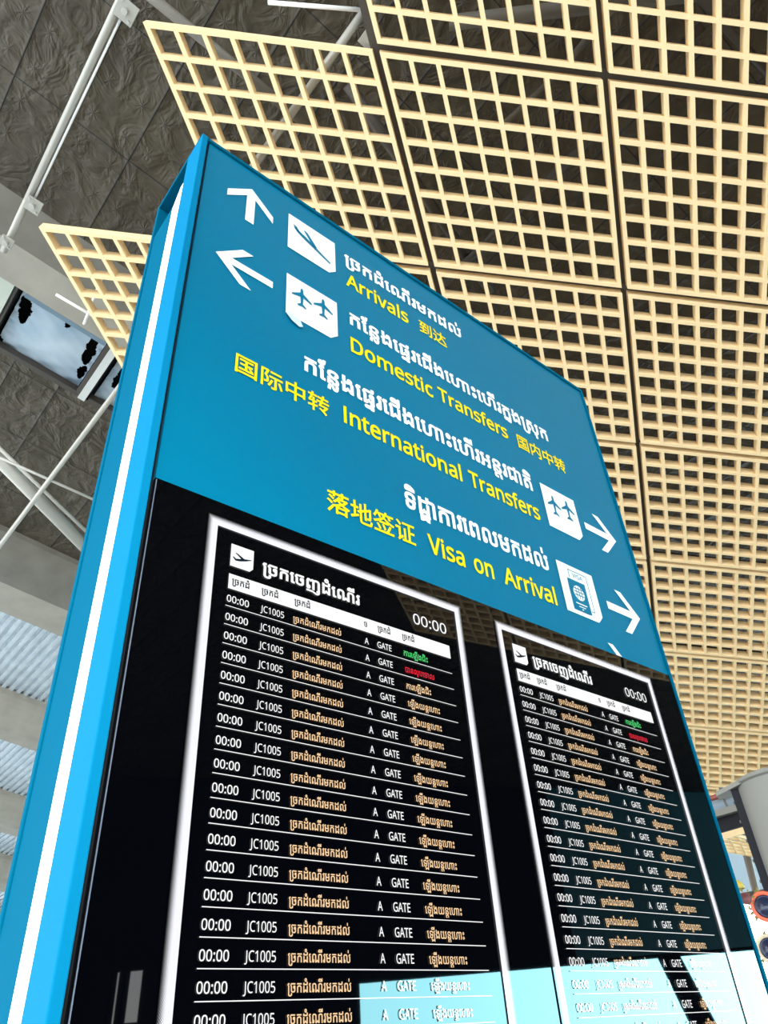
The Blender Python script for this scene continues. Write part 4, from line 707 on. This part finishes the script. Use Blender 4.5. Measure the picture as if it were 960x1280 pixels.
T(mb, 'pictogram', [M_white, M_blue], label='white square with a landing aeroplane')
for x0, y0, lab in ((.340, -.487, 'white square with two aeroplanes beside the left arrow'), (1.519, -.847, 'white square with two aeroplanes beside the right arrow')):
    q = at(x0, y0, .207); mb = MB(); square(mb, x0, y0); plane_from_above(mb, q, .29, .5, .31); plane_from_above(mb, q, .71, .56, .31); T(mb, 'pictogram', [M_white, M_blue], label=lab)
x0, y0 = 1.504, -1.212; q = at(x0, y0, .207); mb = MB(); square(mb, x0, y0)
def rect(mb, q, a, b, c, d, mi, y): poly2d(mb, [q(a, c), q(b, c), q(b, d), q(a, d)], y, mi)
for a, b, c, d in ((.27, .79, .885, .9), (.27, .285, .72, .9), (.775, .79, .17, .9), (.7, .79, .16, .175)): rect(mb, q, a, b, c, d, 1, -.005)
rect(mb, q, .2, .68, .08, .7, 1, -.005)
poly2d(mb, [q(.44 + .15 * cos(2 * pi * i / 20), .45 + .15 * sin(2 * pi * i / 20)) for i in range(20)], -.006, 0)
for z_ in (-.055, .01, .075): rect(mb, q, .31, .57, .445 + z_, .463 + z_, 1, -.007)
for z_ in (-.07, 0, .07): rect(mb, q, .43 + z_, .446 + z_, .33, .57, 1, -.007)
rect(mb, q, .29, .59, .215, .235, 0, -.006); rect(mb, q, .35, .53, .16, .175, 0, -.006); rect(mb, q, .42, .46, .115, .13, 0, -.006)
lettering(mb, 'VISA', *[q(.36, .755)[0], q(.36, .755)[1]], .06, .018, y=-.006, bold=6, mi=1)
T(mb, 'pictogram', [M_white, M_blue], label='white square with a passport and visa page')
mb = MB(); poly2d(mb, [(.338, vz(-.70)), (.352, vz(-.685)), (.372, vz(-.697)), (.392, vz(-.70)), (.404, vz(-.725)), (.39, vz(-.735)), (.36, vz(-.722))], -.008); T(mb, 'sticker', material('pale_peeling_tape', (.62, .75, .84), .25), label='small peeling pale tape')

# header lettering: (text, x, baseline, width, height, ref, bold, material)
def line(text, x, b, w, h, ref, bold, mat):
    mb = MB(); lettering(mb, text, x, vz(b), w, h, bold=bold, ref=ref); T(mb, 'text_line', mat)
line('kA', .590, -.212, .615, .056, 586, 28, M_white)
line('kB', .602, -.557, 1.057, .058, 586, 28, M_white)
line('kC', .413, -.914, 1.052, .060, 586, 28, M_white)
line('kD', .783, -1.280, .670, .060, 586, 28, M_white)
line('Arrivals', .593, -.343, .303, .073, 714, 22, M_yellow)
line('到达', .953, -.340, .148, .070, 850, 14, M_yellow)
line('Domestic', .601, -.700, .377, .071, 714, 22, M_yellow)
line('Transfers', 1.005, -.692, .374, .067, 714, 22, M_yellow)
line('国内中转', 1.436, -.698, .298, .069, 850, 14, M_yellow)
line('国际中转', .182, -1.060, .322, .070, 850, 14, M_yellow)
line('International', .559, -1.053, .505, .068, 714, 22, M_yellow)
line('Transfers', 1.100, -1.053, .370, .068, 714, 22, M_yellow)
line('落地签证', .489, -1.412, .322, .070, 850, 14, M_yellow)
line('Visa', .861, -1.418, .153, .066, 714, 22, M_yellow)
line('on', 1.055, -1.4175, .088, .066, 714, 22, M_yellow)
line('Arrival', 1.190, -1.417, .263, .066, 714, 22, M_yellow)

# two flight boards under the glass face: everything drawn on the glass, a hair proud of it
def display(u0, lab):
    L0, R0, T0, B0 = u0 + .174, u0 + .934, -1.600, -2.95
    bw = .026
    root = MB()
    me_pts = []
    mbx = MB()
    # border ring with (length, across) coordinates
    inn = [(L0, T0), (R0, T0), (R0, B0), (L0, B0)]; out = [(L0 - bw, T0 + bw), (R0 + bw, T0 + bw), (R0 + bw, B0 - bw), (L0 - bw, B0 - bw)]
    uvs = []
    for i in range(4):
        j = (i + 1) % 4
        mbx.face([(inn[i][0], -.005, vz(inn[i][1])), (inn[j][0], -.005, vz(inn[j][1])), (out[j][0], -.005, vz(out[j][1])), (out[i][0], -.005, vz(out[i][1]))][::-1])
        l = abs(inn[j][0] - inn[i][0]) + abs(inn[j][1] - inn[i][1])
        uvs += [(0 - bw, 1), (l + bw, 1), (l, 0), (0, 0)]
    d = T(mbx, 'flight_board', M_border, label=lab)
    ul = d.data.uv_layers.new(name='across')
    for k_, (a, b) in enumerate(uvs): ul.data[k_].uv = (a, b)
    y = -.005
    # header: pictogram, title, clock, column bar
    mb = MB(); square(mb, u0 + .2125, -1.6365, .060, .009, 0, y); q = at(u0 + .2125, -1.6365, .060)
    stroke(mb, q, [(.1, .42), (.22, .32), (.4, .36), (.62, .43), (.9, .52)], [.05, .1, .11, .1, .03], 1, y - .001); stroke(mb, q, [(.2, .62), (.27, .6), (.56, .42)], [.04, .06, .12], 1, y - .001)
    T(mb, 'pictogram', [M_lit, M_dark_px], d)
    mb = MB(); lettering(mb, 'kE', u0 + .297, vz(-1.686), .290, .0275, y, bold=26, ref=586); T(mb, 'board_title', M_lit, d)
    mb = MB(); lettering(mb, '00:00', u0 + .769, vz(-1.684), .122, .031, y, bold=4, ref=714); T(mb, 'clock', M_lit, d)
    mb = MB(); poly2d(mb, [(u0 + .212, vz(-1.718)), (u0 + .212, vz(-1.7565)), (u0 + .895, vz(-1.7565)), (u0 + .895, vz(-1.718))], y, 0)
    for t_, x_, w_ in (('kF', .220, .045), ('kF', .297, .045), ('kF', .387, .045), ('kG', .596, .010), ('kF', .640, .042), ('kF', .722, .042)):
        lettering(mb, t_, u0 + x_, vz(-1.743), w_, .0135, y - .001, bold=22, mi=1, ref=586)
    T(mb, 'column_header', [M_lit, M_dark_px], d)
    for n in range(23):
        ln = -1.8015 - .0453 * n
        kind = min(n, 3)
        if kind not in row_proto:
            mb = MB()
            poly2d(mb, [(.209, 0), (.893, 0), (.893, .0016), (.209, .0016)], y, 0)
            for t_, x_, w_, bo in (('00:00', .211, .056, 10), ('JC1005', .297, .063, 4), ('A', .5965, .0125, 8), ('GATE', .637, .046, 8)):
                lettering(mb, t_, x_, .0115, w_, .0165, y, bold=bo)
            lettering(mb, 'kA', .385, .0115, .139, .0135, y, bold=10, mi=1, ref=586)
            st = (('kH', .083, 2), ('kI', .100, 3), ('kH', .083, 1), ('kJ', .107, 1))[kind]
            lettering(mb, st[0], .724, .0115, st[1], .0135, y, bold=10, mi=st[2], ref=586)
            o = row_proto[kind] = T(mb, 'flight_row', [M_lit, M_cream_px, M_green_px, M_red_px], d)
        else:
            o = row_proto[kind].copy(); COL.objects.link(o); o.parent = d
        o.location = (u0, 0, vz(ln))
        if n < 2: o['label'] = ('flight row with green status', 'flight row with red status')[n]
        elif 'label' in o: del o['label']
row_proto = {}
display(0, 'left flight board with dotted white border')
display(.956, 'right flight board with dotted white border')

# ------------------------------------------------------------------ steel column, beams and the low corner at the right
def pt(x, y, dep): return CAM + px_dir(x, y) * dep
col = empty('steel_column', loc=pt(985, 1080, 9)); tag(col, 'large grey steel column leaning at the right edge, rising under the lattice ceiling', 'column')
def cpart(mb, name, mat, par=None, **k):
    par = par or col; return mb.build(name, mat, par, mtx=Matrix.Translation(-par.location), **k)
Z = Vector((0, 0, 1)); top = pt(983, 972, 9); bot = Vector((top.x, top.y, 0))
mb = MB(); mb.lathe([(.52, -top.z), (.60, -1.5), (.60, 0), (.60, .02)], 48, top); o = cpart(mb, 'shell', M_steel, smooth=True)
fwd_ = Vector((top.x, top.y, 0)).normalized(); side = fwd_.cross(Z)
if side.dot(CX) > 0: side = -side
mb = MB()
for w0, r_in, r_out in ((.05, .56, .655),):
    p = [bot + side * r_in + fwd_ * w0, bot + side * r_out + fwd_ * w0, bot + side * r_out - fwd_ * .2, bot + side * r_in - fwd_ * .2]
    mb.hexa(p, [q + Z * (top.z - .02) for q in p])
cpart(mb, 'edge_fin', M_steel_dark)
mb = MB(); mb.lathe([(.605, -.05), (.63, -.03), (.63, .0), (.6, .01), (.001, .01)], 48, top); cpart(mb, 'head_rim', M_steel)
mb = MB(); bw_ = [top + side * .5 + fwd_ * .2 - Z * .05, top + side * .84 + fwd_ * .1 - Z * .09, top + side * .84 - fwd_ * .12 - Z * .09, top + side * .5 - fwd_ * .35 - Z * .05]
mb.hexa(bw_, [q + Z * .05 for q in bw_]); cpart(mb, 'head_bracket', M_steel)
mb = MB()
for i in range(12):
    c_ = top + side * .655 - fwd_ * (.1) - Z * (.2 + .22 * i)
    mb.tube(c_, c_ + side * .02, .018, n=8)
cpart(mb, 'bolts', M_steel)

bm_ = empty('steel_beam', loc=pt(905, 1015, 11)); tag(bm_, 'short pale flanged steel beam with dark web between the sign edge and the grey column', 'beam')
def beam_box(mb, x0, y0, x1, y1, hgt, dep, thick, d2=None):
    d2 = d2 or dep; A, B = pt(x0, y0, dep), pt(x1, y1, d2); z = Vector((0, 0, 1)); h_ = (B - A).cross(z).normalized() * thick
    if h_.dot(A - CAM) < 0: h_ = -h_
    mb.hexa([A, B, B + h_, A + h_], [A - z * hgt, B - z * hgt, B - z * hgt + h_, A - z * hgt + h_])
mb = MB(); beam_box(mb, 868, 1020, 945, 998, .09, 11, .35); cpart(mb, 'top_flange', M_steel, bm_)
mb = MB(); beam_box(mb, 868, 1027, 945, 1005, .24, 11.1, .08); cpart(mb, 'web', M_steel_dark, bm_)
dk = empty('ventilation_duct', loc=pt(905, 1000, 11)); tag(dk, 'round blue grey duct behind the column head above the short steel beam', 'duct')
mb = MB(); mb.tube(pt(868, 1016, 11.6), pt(940, 991, 11.6), .12, n=18); cpart(mb, 'pipe', material('blue_grey_duct', (.26, .33, .4), .4), dk, smooth=True)
mb = MB(); mb.tube(pt(903, 1003.8, 11.6), pt(905, 1003.1, 11.6), .14, n=18); cpart(mb, 'collar', M_steel, dk)
mb = MB(); mb.tube(pt(880, 1001, 11.4), pt(930, 985, 11.4), .04, n=12)
tag(mb.build('sprinkler_pipe', material('dark_red_pipe', (.22, .05, .04), .5), smooth=True), 'thin dark red pipe running under the column head rim', 'pipe')
lowp = empty('lattice_panel', loc=pt(885, 1034, 12)); tag(lowp, 'small cream lattice panel below the short steel beam, left of the grey column', 'ceiling panel', 'lattice ceiling panels')
mb = MB(); beam_box(mb, 868, 1046, 945, 1023, .16, 12, .06); cpart(mb, 'fascia', M_cream, lowp)
o_ = pt(868, 1036, 12.1); ue = pt(960, 1054, 12.8) - o_; ve = pt(886, 1061, 14.2) - o_; nn_ = ue.cross(ve).normalized()
if nn_.dot(o_ - CAM) < 0: nn_ = -nn_
mb = MB()
def lbar(p0, p1, wdir, w, dpt):
    mb.hexa([p0, p1, p1 + wdir * w, p0 + wdir * w], [p0 + nn_ * dpt, p1 + nn_ * dpt, p1 + wdir * w + nn_ * dpt, p0 + wdir * w + nn_ * dpt])
for i in range(8): lbar(o_ + ue * (i / 7), o_ + ue * (i / 7) + ve, ue.normalized(), .025, .05)
for j in range(6): lbar(o_ + ve * (j / 5), o_ + ve * (j / 5) + ue, ve.normalized(), .04, .05)
cpart(mb, 'slats', M_cream, lowp)
mb = MB(); A, B, C_, D = pt(850, 1055, 17), pt(1010, 1055, 17), pt(1010, 1118, 17), pt(850, 1118, 17); n_ = FWD * .05
mb.hexa([A, B, C_, D], [p + n_ for p in (A, B, C_, D)])
tag(mb.build('window_1', material('pale_blue_glazing', (.42, .53, .63), .25)), kind='structure')
mb = MB(); mb.tube(pt(932, 1062, 15), pt(947, 1124, 15), .075, n=10)
tag(mb.build('trim_10', material('brown_mullion', (.14, .11, .09), .5)), kind='structure')
mb = MB(); beam_box(mb, 900, 1121, 990, 1105, .12, 10.5, .2)
tag(mb.build('plant_shelf', material('dark_brown_ledge', (.06, .045, .04), .6)), 'dark brown ledge low at the right edge beside the sign, under the blue glazing', 'ledge')
M_leaf = material('olive_leaves', (.22, .2, .05), .6); M_navy = material('navy_glazed_pot', (.008, .015, .05), .25); M_orange = material('orange_red_ring', (.75, .14, .07), .5)
def pot(x, y, dep, r, mat, ring, lab, seed):
    rnd = random.Random(seed); c = pt(x, y, dep); e = empty('hanging_pot', loc=c); v = px_dir(x, y).normalized()
    bas = v.to_track_quat('Z', 'Y').to_matrix().to_4x4()
    mb = MB(); mb.lathe([(.001, .5 * r), (.5 * r, .45 * r), (.85 * r, .2 * r), (r, 0), (.96 * r, -.12 * r), (.82 * r, -.1 * r), (.6 * r, .1 * r), (.001, .2 * r)], 22)
    mb.build('bowl', mat, e, smooth=True, mtx=bas)
    if ring:
        mb = MB(); R, q = r * 1.18, r * .2; n, m = 28, 8
        for i in range(n):
            for j in range(m):
                pp = []
                for (ii, jj) in ((i, j), (i + 1, j), (i + 1, j + 1), (i, j + 1)):
                    t1, t2 = 2 * pi * ii / n, 2 * pi * jj / m; pp.append(((R + q * cos(t2)) * cos(t1), (R + q * cos(t2)) * sin(t1), q * sin(t2) + .1 * r))
                mb.face(pp)
        mb.build('ring', ring, e, smooth=True, mtx=bas)
    mb = MB()
    for i in range(16):
        an = rnd.uniform(0, 2 * pi); l = r * rnd.uniform(.5, 1.0); p0 = Vector((cos(an), sin(an), .3)) * r * 1.05; p1 = p0 + Vector((cos(an + rnd.uniform(-1, 1)), sin(an + rnd.uniform(-1, 1)), rnd.uniform(-.4, .6))) * l
        w = (p1 - p0).cross(Vector((0, 0, 1))).normalized() * l * .18; m_ = (p0 + p1) / 2 + Vector((0, 0, -.1 * r))
        mb.face([p0, m_ + w, p1, m_ - w])
    mb.build('leaves', M_leaf, e, mtx=bas)
    tag(e, lab, 'plant pot', 'pots beside the sign')
pot(957, 1133, 8, .11, M_navy, M_orange, 'round navy bowl in an orange red ring at the right edge under the dark ledge', 3)
pot(963, 1186, 8, .105, M_navy, material('beige_ring', (.6, .5, .35), .5), 'round navy bowl in a beige ring, lowest of the bowls at the right edge', 5)
pot(932, 1123, 8, .06, material('maroon_pot', (.12, .03, .03), .5), None, 'small maroon bowl touching the right edge of the sign', 8)
mb = MB(); mb.lathe([(.001, .09), (.05, .085), (.09, .05), (.11, 0), (.11, -.03), (.1, -.03), (.095, 0), (.001, .03)], 20)
o = mb.build('lamp_shade', material('yellow_enamel', (.85, .62, .12), .4), smooth=True); o.location = pt(926, 1116.4, 10.5) + FWD * .1 + Vector((0, 0, .032))
tag(o, 'small yellow enamel shade on the dark ledge beside the sign', 'lamp')
